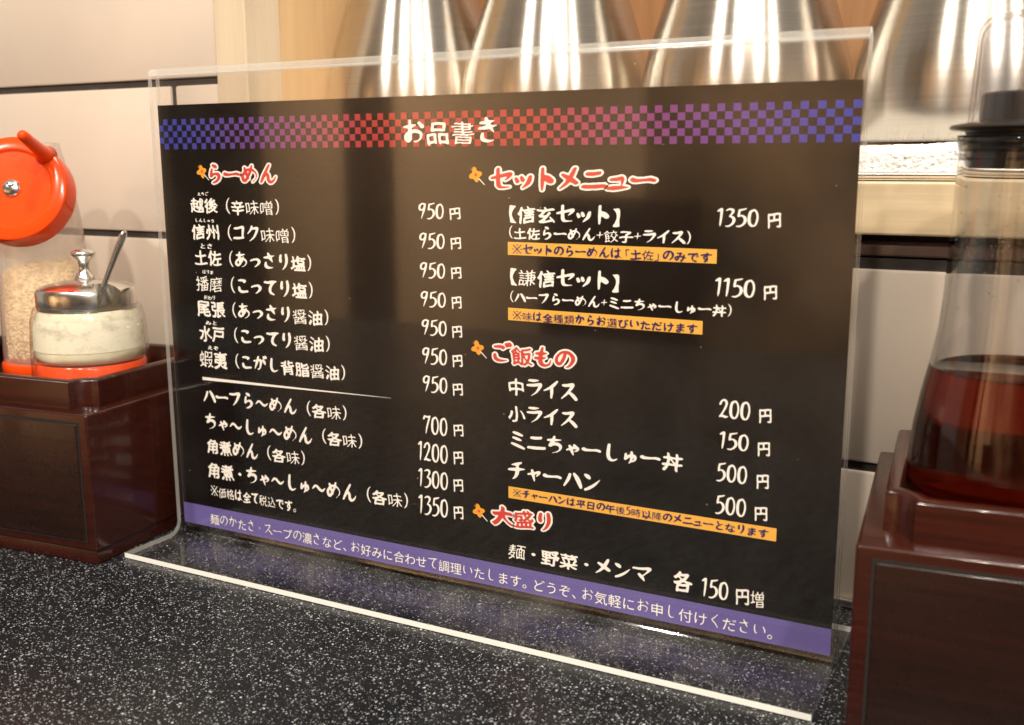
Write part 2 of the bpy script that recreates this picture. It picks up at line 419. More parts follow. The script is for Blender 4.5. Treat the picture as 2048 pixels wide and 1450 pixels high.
# hand-drawn strokes (x, y, half width) for figures and brackets; w = advance
STROKES = {
 '0': (.52, [[(.27,.90,.050),(.13,.80,.062),(.075,.50,.066),(.10,.20,.062),(.22,.06,.050),(.35,.13,.050),(.43,.42,.046),(.41,.72,.042),(.33,.88,.040),(.27,.90,.045)]]),
 '1': (.36, [[(.04,.80,.028),(.12,.86,.060),(.20,.92,.062),(.215,.86,.058),(.20,.55,.050),(.175,.25,.046),(.15,.02,.022)]]),
 '2': (.50, [[(.07,.70,.055),(.14,.86,.050),(.27,.92,.052),(.37,.80,.058),(.33,.58,.056),(.20,.30,.046),(.06,.08,.044)],[(.06,.08,.046),(.20,.12,.056),(.33,.08,.058),(.46,.11,.020)]]),
 '3': (.48, [[(.07,.86,.036),(.20,.93,.050),(.34,.88,.058),(.34,.74,.054),(.21,.55,.036)],[(.21,.55,.036),(.36,.48,.056),(.40,.32,.064),(.32,.13,.058),(.16,.02,.048),(.03,.03,.022)]]),
 '5': (.50, [[(.15,.88,.052),(.28,.91,.046),(.44,.97,.030)],[(.16,.88,.046),(.13,.72,.050),(.115,.55,.044)],[(.115,.55,.034),(.25,.60,.042),(.38,.50,.058),(.41,.32,.064),(.33,.14,.056),(.18,.03,.048),(.03,.03,.024)]]),
 '7': (.48, [[(.05,.78,.058),(.10,.90,.054),(.24,.88,.046),(.41,.92,.052)],[(.41,.92,.052),(.31,.62,.054),(.22,.32,.050),(.16,.02,.022)]]),
 '9': (.50, [[(.40,.86,.044),(.27,.93,.050),(.13,.83,.058),(.09,.64,.056),(.17,.53,.048),(.30,.60,.044),(.40,.78,.046)],[(.41,.90,.050),(.37,.62,.056),(.29,.34,.050),(.19,.02,.022)]]),
 '(': (.40, [[(.33,1.0,.018),(.20,.82,.036),(.13,.55,.046),(.15,.28,.044),(.25,.06,.034),(.34,-.04,.018)]]),
 ')': (.40, [[(.07,1.0,.018),(.19,.84,.036),(.27,.58,.046),(.25,.28,.042),(.16,.06,.034),(.06,-.04,.016)]]),
 '+': (.56, [[(.06,.44,.030),(.28,.45,.036),(.50,.48,.024)],[(.29,.70,.034),(.27,.45,.036),(.25,.20,.018)]]),
 'ー': (1.0, [[(.10,.46,.070),(.22,.42,.060),(.50,.44,.046),(.74,.47,.056),(.90,.43,.050)]]),
 '～': (1.0, [[(.08,.34,.030),(.24,.50,.056),(.38,.50,.054),(.58,.33,.056),(.74,.30,.056),(.92,.46,.020)]]),
 '・': (.80, [[(.38,.42,.070),(.42,.39,.066)]]),
 'し': (.95, [[(.34,.88,.052),(.31,.62,.060),(.30,.32,.064),(.38,.10,.060),(.54,.05,.048),(.74,.16,.016)]]),
 'ト': (.95, [[(.38,.92,.050),(.37,.60,.056),(.36,.30,.056),(.35,-.02,.034)],[(.40,.58,.060),(.55,.50,.100),(.70,.38,.090),(.76,.33,.040)]]),
 'と': (.95, [[(.34,.88,.052),(.38,.70,.050),(.44,.54,.036)],[(.74,.66,.036),(.52,.52,.046),(.30,.34,.056),(.26,.16,.060),(.42,.05,.058),(.76,.06,.040)]]),
 'ん': (1.0, [[(.56,.92,.046),(.42,.66,.058),(.24,.32,.064),(.12,.06,.046)],[(.16,.14,.040),(.30,.36,.050),(.44,.46,.056),(.50,.34,.060),(.52,.14,.062),(.64,.04,.060),(.80,.14,.046),(.92,.34,.018)]]),
 'ら': (.95, [[(.38,.92,.050),(.50,.86,.072),(.58,.80,.036)],[(.32,.70,.046),(.28,.50,.056),(.27,.32,.050),(.42,.44,.050),(.62,.46,.060),(.72,.32,.066),(.64,.14,.060),(.46,.02,.048),(.32,-.02,.018)]]),
 'り': (.90, [[(.28,.84,.056),(.25,.62,.064),(.27,.44,.048),(.34,.54,.022)],[(.62,.90,.058),(.66,.62,.066),(.62,.34,.060),(.50,.10,.046),(.36,-.04,.016)]]),
 'っ': (.90, [[(.14,.42,.042),(.34,.50,.052),(.58,.52,.060),(.70,.40,.068),(.64,.24,.060),(.46,.08,.030),(.36,.03,.014)]]),
 'こ': (.95, [[(.24,.78,.044),(.42,.80,.062),(.64,.76,.062),(.58,.66,.034)],[(.24,.34,.056),(.28,.16,.068),(.46,.08,.066),(.78,.12,.056)]]),
 'て': (.95, [[(.12,.78,.054),(.32,.76,.062),(.58,.80,.080),(.84,.84,.040)],[(.70,.78,.050),(.52,.58,.066),(.44,.34,.068),(.50,.14,.060),(.68,.04,.040)]]),
 'ン': (.95, [[(.16,.80,.050),(.28,.72,.078),(.36,.64,.050)],[(.18,.04,.058),(.36,.14,.066),(.60,.34,.054),(.86,.62,.020)]]),
 'ハ': (.95, [[(.36,.70,.054),(.26,.40,.064),(.08,.08,.036)],[(.56,.76,.044),(.72,.52,.078),(.88,.16,.066),(.90,.06,.034)]]),
 'ス': (.95, [[(.16,.78,.052),(.36,.78,.066),(.66,.84,.076),(.58,.62,.066),(.36,.32,.054),(.08,.04,.024)],[(.50,.42,.042),(.68,.26,.070),(.86,.06,.062)]]),
 'イ': (.95, [[(.78,.92,.050),(.58,.70,.070),(.32,.50,.056),(.08,.38,.024)],[(.50,.62,.054),(.50,.34,.064),(.48,.02,.044)]]),
 'フ': (.95, [[(.12,.76,.056),(.36,.76,.064),(.74,.82,.084),(.68,.58,.070),(.52,.28,.056),(.30,.02,.018)]]),
 'メ': (.95, [[(.70,.92,.058),(.56,.60,.074),(.36,.28,.060),(.10,.04,.024)],[(.22,.66,.046),(.48,.50,.078),(.76,.30,.064)]]),
 'ニ': (.95, [[(.24,.70,.062),(.46,.70,.068),(.70,.74,.064)],[(.08,.14,.062),(.40,.14,.070),(.88,.18,.066)]]),
 'ミ': (.95, [[(.26,.88,.052),(.46,.82,.064),(.68,.74,.046)],[(.24,.58,.048),(.44,.52,.060),(.62,.46,.042)],[(.16,.24,.050),(.46,.14,.066),(.78,.02,.050)]]),
 'コ': (.95, [[(.18,.76,.054),(.42,.78,.060),(.72,.84,.070),(.72,.52,.060),(.68,.18,.050)],[(.12,.14,.056),(.40,.14,.062),(.74,.18,.050)]]),
 'ク': (.95, [[(.40,.92,.048),(.32,.70,.056),(.12,.46,.028)],[(.38,.76,.046),(.58,.80,.060),(.76,.80,.066),(.68,.52,.064),(.50,.22,.052),(.22,-.02,.020)]]),
 'の': (.95, [[(.52,.76,.050),(.44,.46,.058),(.28,.18,.060),(.14,.26,.056),(.14,.50,.052),(.34,.76,.052),(.62,.80,.056),(.84,.60,.066),(.84,.34,.064),(.68,.10,.046),(.54,.02,.018)]]),
 'い': (.95, [[(.18,.74,.052),(.16,.44,.064),(.24,.18,.058),(.36,.22,.022)],[(.70,.68,.048),(.80,.48,.068),(.82,.30,.050)]]),
 'く': (.90, [[(.62,.90,.050),(.42,.66,.060),(.26,.48,.060),(.46,.26,.060),(.64,-.02,.048)]]),
 '※': (1.0, [[(.14,.84,.044),(.50,.44,.050),(.86,.04,.042)],[(.86,.84,.044),(.50,.44,.050),(.14,.04,.042)],[(.48,.86,.052),(.53,.83,.046)],[(.48,.08,.052),(.53,.05,.046)],[(.08,.46,.052),(.13,.43,.046)],[(.86,.46,.052),(.91,.43,.046)]]),
}
def kana(adv, strokes, scale=1.0, dx=0.0, dy=0.0, w=.056):
    """plain point lists become brush strokes: firm start, uneven pressure, tapering end"""
    rk = random.Random(len(STROKES) * 7 + len(strokes)); out = []
    for s in strokes:
        n = len(s); q = []
        for i, (x, y) in enumerate(s):
            t = i / max(1, n - 1)
            r_ = w * (0.92 + .30 * math.sin(math.pi * min(1, t * 1.25)) - .62 * max(0, t - .62) / .38) * rk.uniform(.84, 1.18)
            if n == 2: r_ = w * (.9, 1.15)[i]
            q.append((x * scale + dx, y * scale + dy, max(.016, r_ * (0.55 + .45 * scale))))
        out.append(q)
    return (adv, out)
_ya = [[(.08,.42),(.40,.58),(.72,.66),(.86,.54),(.74,.40),(.60,.38)],[(.58,.86),(.66,.76)],[(.26,.76),(.40,.40),(.54,.02)]]
_yu = [[(.16,.72),(.12,.34),(.22,.44),(.46,.64),(.72,.60),(.78,.36),(.60,.18),(.44,.22)],[(.54,.90),(.54,.50),(.50,.20),(.34,.0)]]
_ka = [[(.10,.62),(.34,.66),(.52,.70),(.58,.54),(.50,.20),(.40,.06),(.32,.12)],[(.40,.92),(.28,.50),(.12,.06)],[(.72,.72),(.82,.58),(.88,.40)]]
_ko = [[(.24,.78),(.44,.80),(.64,.76),(.58,.66)],[(.22,.36),(.26,.16),(.46,.06),(.80,.10)]]
STROKES.update({
 'め': kana(1.0, [[(.22,.78),(.30,.50),(.46,.18)],[(.62,.88),(.50,.52),(.26,.12),(.12,.18),(.12,.40),(.34,.66),(.62,.68),(.84,.50),(.84,.26),(.62,.02)]], w=.050),
 'ち': kana(.95, [[(.14,.70),(.40,.72),(.80,.78)],[(.44,.92),(.38,.66),(.24,.42),(.44,.52),(.68,.50),(.76,.32),(.62,.12),(.34,.0)]]),
 'ゃ': kana(.85, _ya, .70, .08, .0), 'ゅ': kana(.85, _yu, .70, .08, .0),
 'あ': kana(1.0, [[(.18,.74),(.44,.74),(.76,.80)],[(.40,.92),(.38,.52),(.44,.10)],[(.64,.62),(.52,.34),(.30,.10),(.14,.18),(.20,.38),(.46,.52),(.74,.46),(.84,.28),(.70,.08),(.54,.0)]], w=.050),
 'さ': kana(.95, [[(.16,.66),(.44,.70),(.80,.80)],[(.40,.94),(.54,.66),(.68,.40)],[(.24,.36),(.24,.14),(.44,.04),(.72,.06)]]),
 'か': kana(1.0, _ka), 'が': kana(1.0, _ka + [[(.76,.94),(.82,.86)],[(.88,.98),(.94,.90)]], w=.052),
 'ご': kana(1.0, _ko + [[(.76,.96),(.82,.86)],[(.90,1.0),(.96,.90)]]),
 'セ': kana(.95, [[(.08,.50),(.40,.58),(.84,.68),(.74,.50),(.62,.40)],[(.34,.90),(.34,.50),(.36,.18),(.48,.08),(.84,.10)]]),
 'ッ': kana(.85, [[(.14,.48),(.20,.34)],[(.36,.54),(.42,.40)],[(.72,.56),(.64,.30),(.38,.04)]]),
 'ュ': kana(.90, [[(.20,.46),(.44,.48),(.62,.50),(.58,.16)],[(.08,.08),(.40,.10),(.86,.14)]]),
 'ラ': kana(.95, [[(.22,.86),(.48,.86),(.74,.90)],[(.12,.58),(.44,.60),(.82,.66),(.74,.42),(.56,.18),(.32,.0)]]),
 'チ': kana(.95, [[(.70,.92),(.48,.82),(.22,.76)],[(.08,.50),(.46,.54),(.90,.60)],[(.52,.78),(.50,.40),(.42,.16),(.26,.0)]]),
 'ャ': kana(.85, [[(.08,.56),(.46,.66),(.84,.78),(.76,.58),(.64,.46)],[(.34,.88),(.42,.50),(.52,.02)]], .70, .08, .0),
 'マ': kana(.95, [[(.08,.76),(.44,.78),(.86,.84),(.72,.58),(.48,.32)],[(.36,.44),(.50,.28),(.62,.08)]]),
 'き': kana(.95, [[(.20,.76),(.46,.78),(.74,.84)],[(.14,.54),(.46,.58),(.82,.66)],[(.40,.94),(.52,.66),(.70,.38)],[(.26,.32),(.26,.12),(.46,.02),(.70,.06)]], w=.050),
 'お': kana(1.0, [[(.12,.66),(.36,.68),(.60,.74)],[(.34,.92),(.34,.50),(.32,.10),(.18,.16),(.22,.34),(.50,.48),(.78,.40),(.78,.18),(.60,.04),(.50,.06)],[(.72,.82),(.86,.66)]], w=.050),
 'も': kana(.95, [[(.44,.92),(.36,.50),(.36,.16),(.52,.02),(.74,.10),(.82,.34)],[(.16,.62),(.40,.62),(.64,.66)],[(.12,.38),(.36,.38),(.60,.42)]]),
 'は': kana(1.0, [[(.18,.86),(.12,.50),(.16,.08),(.24,.22)],[(.40,.64),(.62,.66),(.88,.70)],[(.66,.88),(.66,.50),(.64,.12),(.48,.04),(.42,.14),(.58,.22),(.76,.14),(.92,.02)]], w=.050),
})
NARROW = {' ': .35, '、': .7, '。': .8, '「': .62, '」': .62, '【': .62, '】': .62}
def vnoise(n, m, cells):
    gy, gx = int(n / cells) + 3, int(m / cells) + 3
    g = RNG.random((gy, gx)) - 0.5
    y = np.arange(n) / cells; x = np.arange(m) / cells
    yi, xi = y.astype(int), x.astype(int); fy = (y - yi)[:, None]; fx = (x - xi)[None, :]
    fy = fy * fy * (3 - 2 * fy); fx = fx * fx * (3 - 2 * fx)
    a = g[yi][:, xi]; b = g[yi][:, xi + 1]; c = g[yi + 1][:, xi]; d = g[yi + 1][:, xi + 1]
    return (a * (1 - fx) + b * fx) * (1 - fy) + (c * (1 - fx) + d * fx) * fy
def blur(F, s):
    k = max(1, int(3 * s)); w = np.exp(-0.5 * (np.arange(-k, k + 1) / s) ** 2); w /= w.sum()
    F = np.apply_along_axis(lambda r: np.convolve(r, w, 'same'), 0, F)
    return np.apply_along_axis(lambda r: np.convolve(r, w, 'same'), 1, F)
def dilate(F, a, b, ang):
    out = F.copy(); k = int(math.ceil(max(a, b))); ca, sa = math.cos(ang), math.sin(ang)
    for dy in range(-k, k + 1):
        for dx in range(-k, k + 1):
            u = dx * ca + dy * sa; v = -dx * sa + dy * ca
            if (u / max(a, .5)) ** 2 + (v / max(b, .5)) ** 2 <= 1.0 and (dx or dy):
                out = np.maximum(out, np.roll(np.roll(F, dy, 0), dx, 1))
    return out
X0, X1, Y0, Y1 = -.22, 1.25, -.36, 1.16
_cache = {}
def glyph_field(ch, Nn, nib, bl, nz, grow):
    """field > 0 inside the ink, on a grid of Nn cells per em"""
    key = (ch, Nn, nib, bl, nz)
    if key not in _cache:
        nx, ny = int((X1 - X0) * Nn), int((Y1 - Y0) * Nn)
        F = np.zeros((ny, nx))
        st = STROKES.get(ch)
        if st:
            yy, xx = np.mgrid[0:ny, 0:nx]; gx = xx / Nn + X0; gy = yy / Nn + Y0
            wk = (1.0 if ch.isdigit() or ch in '()+※' else 1.28) if nib > .018 else (.85 if nib > 0 else 0.62)
            for s in st[1]:
                P = np.array(s)
                Q = np.vstack([2 * P[0] - P[1], P, 2 * P[-1] - P[-2]])
                for i in range(1, len(Q) - 2):
                    for t in np.linspace(0, 1, 9):
                        p = 0.5 * (2 * Q[i] + (Q[i + 1] - Q[i - 1]) * t + (2 * Q[i - 1] - 5 * Q[i] + 4 * Q[i + 1] - Q[i + 2]) * t * t + (3 * Q[i] - Q[i - 1] - 3 * Q[i + 1] + Q[i + 2]) * t ** 3)
                        ux, uy = (gx - p[0]), (gy - p[1])
                        u = ux * .82 + uy * .57; v = -ux * .57 + uy * .82
                        rr = max(p[2], 0.012) * wk
                        F = np.maximum(F, np.clip((1.0 - np.sqrt((u / (rr * 1.12)) ** 2 + (v / (rr * 0.88)) ** 2)) * rr * Nn + 0.5, 0, 1))
        else:
            ph = RNG.random(4) * 6.28; rot = (RNG.random() - .5) * .05
            acc = np.zeros((ny, nx), bool)
            edges = []
            for P in glyph_outline(ch):
                P = P.copy()
                if nib > 0:
                    x, y = P[:, 0].copy(), P[:, 1].copy()
                    P[:, 0] = x - rot * (y - .4) + .024 * np.sin(6 * y + ph[0])
                    P[:, 1] = y + (.075 + rot) * (x - .45) + .026 * np.sin(6.5 * x + ph[1])
                Q = np.roll(P, -1, 0); edges.append(np.hstack([P, Q]))
            if edges:
                E = np.vstack(edges)
                for j in range(ny):
                    y = (j + 0.503) / Nn + Y0
                    m = (E[:, 1] > y) != (E[:, 3] > y)
                    if not m.any(): continue
                    e = E[m]; xs = np.sort(e[:, 0] + (y - e[:, 1]) / (e[:, 3] - e[:, 1]) * (e[:, 2] - e[:, 0]))
                    for a, b in zip(xs[0::2], xs[1::2]):
                        i0 = (a - X0) * Nn; i1 = (b - X0) * Nn
                        ia, ib = int(i0), int(i1)
                        if ia == ib: F[j, ia] += i1 - i0
                        else:
                            F[j, ia] += ia + 1 - i0; F[j, ia + 1:ib] = 1; F[j, ib] += i1 - ib
            F = np.clip(F, 0, 1)
            nb = nib * (.72 if ch in '書播磨蝦醤謙餃選類種濃麺噌増味' else 1.65 if '\u3040' <= ch <= '\u30ff' or ch in '中小子土戸水円各全日平午以大' else 1.0)
            if nib > 0: F = dilate(F, nb * Nn, nb * .25 * Nn, R(-42))
        F = blur(F, max(.6, bl * Nn))
        F = F - .5 + nz * vnoise(ny, nx, Nn * .10) + .5 * nz * vnoise(ny, nx, Nn * .045)
        _cache[key] = F
    F = _cache[key]
    if grow:
        k2 = ('g', key, grow)
        if k2 not in _cache:
            _cache[k2] = blur(dilate((F > 0).astype(float), grow * Nn, grow * Nn, 0), 1.0) - .5
        F = _cache[k2]
    return F
def field_polys(F, Nn):
    """marching squares: list of polygons in em units"""
    ny, nx = F.shape; inside = F > 0
    cell = inside[:-1, :-1].astype(int) + inside[:-1, 1:] + inside[1:, 1:] + inside[1:, :-1]
    polys = []
    for j in np.nonzero(cell.any(1))[0]:
        row = cell[j]; i = 0
        idx = np.nonzero(row)[0]
        k = 0
        while k < len(idx):
            i = idx[k]
            if row[i] == 4:
                e = i
                while k + 1 < len(idx) and idx[k + 1] == e + 1 and row[e + 1] == 4: e += 1; k += 1
                polys.append([(i, j), (e + 1, j), (e + 1, j + 1), (i, j + 1)])
            else:
                cs = [(i, j), (i + 1, j), (i + 1, j + 1), (i, j + 1)]; pl = []
                for q in range(4):
                    a, b = cs[q], cs[(q + 1) % 4]; fa, fb = F[a[1], a[0]], F[b[1], b[0]]
                    if fa > 0: pl.append(a)
                    if (fa > 0) != (fb > 0):
                        t = fa / (fa - fb); pl.append((a[0] + t * (b[0] - a[0]), a[1] + t * (b[1] - a[1])))
                if len(pl) >= 3: polys.append(pl)
            k += 1
    return [[((x + .5) / Nn + X0, (y + .5) / Nn + Y0) for x, y in p] for p in polys]
STYLE = {  # cells/em, nib, blur, noise
 'title': (60, .032, .019, .22), 'head': (60, .046, .022, .18), 'name': (46, .036, .019, .24), 'price': (46, .03, .016, .16),
 'ruby': (30, .034, .025, .0), 'small': (38, .024, .02, .10), 'note': (38, .030, .018, .10), 'foot': (44, -1, .012, .0)}
def text_mesh(name, s, style, u1, v1, u2, v2, m, parent, layer, grow=0, min_ratio=.80, max_ratio=1.25):
    Nn, nib, bl, nz = STYLE[style]
    pen = 0; glyphs = []; bb = [1e9, 1e9, -1e9, -1e9]
    for ch in s:
        st = STROKES.get(ch); adv = st[0] if st else NARROW.get(ch, 1.0)
        if ch != ' ':
            F = glyph_field(ch, Nn, nib, bl, nz, 0)
            ys, xs = np.nonzero(F > 0)
            if len(xs):
                gx0, gx1 = xs.min() / Nn + X0, xs.max() / Nn + X0; gy0, gy1 = ys.min() / Nn + Y0, ys.max() / Nn + Y0
                dx = 0
                if ch in NARROW: dx = -gx0 + (.05 if ch in '」】、。' else adv - (gx1 - gx0) - .05) if ch in '「」【】' else 0
                glyphs.append((ch, pen + dx))
                bb = [min(bb[0], pen + dx + gx0), min(bb[1], gy0), max(bb[2], pen + dx + gx1), max(bb[3], gy1)]
        pen += adv
    sx = (u2 - u1) / (bb[2] - bb[0]); sy = (v2 - v1) / (bb[3] - bb[1])
    sy = min(max(sy, sx * min_ratio), sx * max_ratio)
    vc = (v1 + v2) / 2; bc = (bb[1] + bb[3]) / 2
    V, Fc = [], []
    for ch, px in glyphs:
        key = ('p', ch, style, grow)
        if key not in _cache: _cache[key] = field_polys(glyph_field(ch, Nn, nib, bl, nz, grow), Nn)
        for p in _cache[key]:
            i0 = len(V)
            for x, y in p: V.append(((u1 + (x + px - bb[0]) * sx) * .001, -layer, (vc + (y - bc) * sy) * .001))
            Fc.append(list(range(i0, i0 + len(p))))
    me = bpy.data.meshes.new(name); me.from_pydata(V, [], Fc); me.materials.append(m)
    o = bpy.data.objects.new(name, me); COL.objects.link(o); o.parent = parent
    return o
def flat_mesh(name, polys, m, parent, layer):
    """flat ink shapes on the card, polygons in millimetres"""
    V, Fc = [], []
    for p in polys:
        i0 = len(V); V += [(x * .001, -layer, y * .001) for x, y in p]; Fc.append(list(range(i0, i0 + len(p))))
    me = bpy.data.meshes.new(name); me.from_pydata(V, [], Fc); me.materials.append(m)
    o = bpy.data.objects.new(name, me); COL.objects.link(o); o.parent = parent
    return o

# ================================================================ setting
bm = bmesh.new(); box(bm, -1.3, -0.60, -0.04, 1.6, 0.0600, 0.0, 0.002)
ct = link('countertop', bm, M_COUNTER); tag(ct, 'black counter top speckled with pale flecks under the menu stand', 'counter', kind='structure')
# tiled wall behind the counter
WY = 0.060; PITCH = 0.0777; ZG0 = 0.0568; GH = 0.0036; TWID = 0.25
wall = thing('tile_wall', 'beige glazed tile wall with dark grout behind the menu stand', 'wall', (0, WY, 0))
def tiles(bm, xa, xb, za, zb):
    n0 = int(math.floor((za - ZG0) / PITCH)) - 1
    for n in range(n0, n0 + 12):
        z0, z1 = ZG0 + n * PITCH + GH / 2, ZG0 + (n + 1) * PITCH - GH / 2
        z0c, z1c = max(z0, za), min(z1, zb)
        if z1c - z0c < 0.004: continue
        x = -0.051 + (0 if n % 2 else TWID * .2) - 10 * TWID
        while x < xb:
            a, b = max(x + .0018, xa), min(x + TWID - .0018, xb)
            if b - a > .004: box(bm, a, 0.0, z0c, b, 0.008, z1c, 0.0011, 2)
            x += TWID
bm = bmesh.new(); tiles(bm, -0.80, -0.0190, 0.1351, 0.62); tiles(bm, -0.80, 0.90, -0.03, 0.1327)
link('tiles', bm, M_TILE, wall, smooth=True)
bm = bmesh.new(); box(bm, -0.80, 0.0016, -0.03, -0.0192, 0.012, 0.62); box(bm, -0.0188, 0.0016, -0.03, 0.90, 0.012, 0.1368)
link('grout', bm, M_GROUT, wall)
bm = bmesh.new(); box(bm, -0.80, -0.0035, 0.0002, 0.90, -0.0004, 0.0034, 0.0008)
link('edge_trim', bm, M_TRAY, wall)
# niche above the tiles
niche = thing('wall_niche', 'wooden wall niche holding steel pitchers above the tiles', 'niche', (0, WY, 0.1375))
def npart(name, m, *boxes, bev=0.0008):
    bm = bmesh.new()
    for b in boxes: box(bm, b[0], b[1] - WY, b[2] - .1375, b[3], b[4] - WY, b[5] - .1375, bev)
    return link(name, bm, m, niche)
npart('brown_trim', M_BROWN, (-0.0185, 0.0608, 0.1376, 0.90, 0.075, 0.1432))
npart('ledge', M_LEDGE, (-0.0185, 0.0560, 0.1456, 0.90, 0.26, 0.1648))
npart('shadow_gap', M_GROUT, (-0.0183, 0.0640, 0.1434, 0.90, 0.075, 0.1455), bev=0)
npart('post', M_POST, (-0.0186, 0.0575, 0.1650, 0.0010, 0.083, 0.70))
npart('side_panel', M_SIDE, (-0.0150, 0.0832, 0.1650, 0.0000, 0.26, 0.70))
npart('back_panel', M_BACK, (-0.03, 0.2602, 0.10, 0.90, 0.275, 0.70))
# wall and floor across the aisle (seen only mirrored in the glossy card)
bm = bmesh.new(); box(bm, -4.5, -2.50, -0.80, 4.0, -2.40, 2.4)
M_FAR = plain('warm_plaster', (0.58, 0.42, 0.28), 0.7, var=0.08, vscale=2)
ow = link('opposite_wall', bm, M_FAR); tag(ow, 'warm plaster wall across the aisle, mirrored in the card', 'wall', kind='structure')
bm = bmesh.new(); box(bm, -4.5, -2.40, -0.85, 4.0, 0.055, -0.80)
fl = link('floor', bm, plain('floor_dark', (0.08, 0.055, 0.04), 0.5)); tag(fl, 'dark floor of the aisle', 'floor', kind='structure')
bm = bmesh.new()
M_DARKWOOD = m_wood('dark_frame_wood', (0.035, 0.018, 0.010), (0.06, 0.03, 0.017), (20, 20, 2))
for x0, x1 in ((-2.40, -2.02), (-1.66, -1.50)): box(bm, x0, -2.405, -0.80, x1, -2.36, 2.4, 0.004)
box(bm, -4.5, -2.404, -0.80, 4.0, -2.37, -0.36, 0.004); box(bm, -0.90, -2.404, -0.35, -0.50, -2.20, 0.075, 0.01)  # the low block is added for a dark rectangle mirrored in the card
fr0 = link('wall_cladding', bm, M_DARKWOOD); tag(fr0, 'dark wooden posts and dado on the far wall, plus a block added as a dark reflection', 'panelling', kind='structure')
bm = bmesh.new(); box(bm, -0.66, -2.403, -0.35, 2.6, -2.375, 2.4, 0.004)  # unseen boards added to imitate a dark figure's reflection in the card
def m_mottled():
    m, nt, bs = mat('mottled_brown_reflection')
    f = noise(nt, coords(nt), 2.6, 3)
    nt.links.new(ramp(nt, f, [(0.36, (0.05, 0.032, 0.02)), (0.62, (0.30, 0.20, 0.12))]), bs.inputs['Base Color']); bs.inputs['Roughness'].default_value = 0.6
    return m
fr = link('reflection_boards', bm, m_mottled()); tag(fr, 'added mottled boards standing in for a dark figure mirrored in the card', 'panelling', kind='structure')

# ================================================================ acrylic stand
stand = thing('acrylic_menu_stand', 'clear acrylic tabletop stand with a fold at its top holding the black menu', 'sign stand', (0.1485, 0, 0))
def stand_profile():
    c = [(-0.0352, .00135), (-0.0084, .00135)] + [(-0.0084 + .0064 * math.sin(R(a)), .00775 - .0064 * math.cos(R(a))) for a in range(10, 91, 10)]
    c += [(-0.0020, .2090)] + [(0.0002 - .0022 * math.cos(R(a)), .2090 + .0022 * math.sin(R(a))) for a in range(15, 181, 15)]
    c += [(0.0024, .00775)] + [(0.0088 - .0064 * math.cos(R(a)), .00775 - .0064 * math.sin(R(a))) for a in range(10, 91, 10)] + [(0.0350, .00135)]
    return c
def stand_mesh():
    c = [Vector(p) for p in stand_profile()]; t = .0011; L_, R_ = [], []
    for i, p in enumerate(c):
        d = (c[min(i + 1, len(c) - 1)] - c[max(i - 1, 0)]).normalized(); n = Vector((-d.y, d.x))
        L_.append(p + n * t); R_.append(p - n * t)
    return L_, R_
L_, R_ = stand_mesh(); X_A, X_B = -0.0015 - .1485, 0.2984 - .1485
def strip(bm, pts, mi, flip=False):
    a = [bm.verts.new((X_A, p.x, p.y)) for p in pts]; b = [bm.verts.new((X_B, p.x, p.y)) for p in pts]
    for i in range(len(pts) - 1):
        f = bm.faces.new((a[i], a[i + 1], b[i + 1], b[i])); f.material_index = mi; f.smooth = True
n = len(L_)
def part_sheet(name, i0, i1, m):
    bm = bmesh.new(); strip(bm, L_[i0:i1 + 1], 0); strip(bm, R_[i0:i1 + 1], 0)
    for X in (X_A, X_B):
        a = [bm.verts.new((X, p.x, p.y)) for p in L_[i0:i1 + 1]]; b = [bm.verts.new((X, p.x, p.y)) for p in R_[i0:i1 + 1]]
        for i in range(len(a) - 1):
            f = bm.faces.new((a[i], a[i + 1], b[i + 1], b[i])); f.material_index = 1
    return bm
k_up, i_fold1 = 11, 23        # front upright ends here, the fold ends there
last = n - 1
bm = part_sheet('', 0, 10, None)
a = [bm.verts.new((X, p.x, p.y)) for X, p in ((X_A, L_[0]), (X_B, L_[0]), (X_B, R_[0]), (X_A, R_[0]))]
f = bm.faces.new(a); f.material_index = 2
link('front_foot', bm, [M_ACRYL_BASE, M_SIDEEDGE, M_CUT], stand, recalc=False)
link('front_panel', part_sheet('', 10, k_up, None), [M_ACRYL, M_SIDEEDGE], stand, recalc=False)
link('top_fold', part_sheet('', k_up, i_fold1, None), [M_FOLD, M_FOLD], stand, recalc=False)
link('back_panel', part_sheet('', i_fold1, i_fold1 + 1, None), [M_ACRYL, M_SIDEEDGE], stand, recalc=False)
bm = part_sheet('', i_fold1 + 1, last, None)
a = [bm.verts.new((X, p.x, p.y)) for X, p in ((X_A, L_[last]), (X_B, L_[last]), (X_B, R_[last]), (X_A, R_[last]))]
f = bm.faces.new(a); f.material_index = 2
link('rear_foot', bm, [M_ACRYL_BASE, M_SIDEEDGE, M_CUT], stand, recalc=False)

# ================================================================ menu card
CW, CH = 0.297, 0.19084
card = thing('menu_card', 'glossy black Japanese ramen menu card printed in white, red, orange and violet', 'menu', (0, 0, 0.006))
bm = bmesh.new(); box(bm, 0, 0, 0, CW, 0.0004, CH); link('sheet', bm, M_CARD, card)
LY = 0.00005
flat_mesh('footer_band', [[(0.0, 0.1), (297, 0.1), (297, 9.9), (0.0, 9.9)]], M_BAND, card, LY)
sq = []
cw_, ch_, v0_ = 297 / 110, 12.9 / 5, 171.95
for r_ in range(5):
    for q in range(110):
        if (q + r_) % 2: sq.append([(q * cw_ + .04, v0_ + r_ * ch_ + .04), ((q + 1) * cw_ - .04, v0_ + r_ * ch_ + .04), ((q + 1) * cw_ - .04, v0_ + (r_ + 1) * ch_ - .04), (q * cw_ + .04, v0_ + (r_ + 1) * ch_ - .04)])
flat_mesh('checker_band', sq, M_CHECK, card, LY)
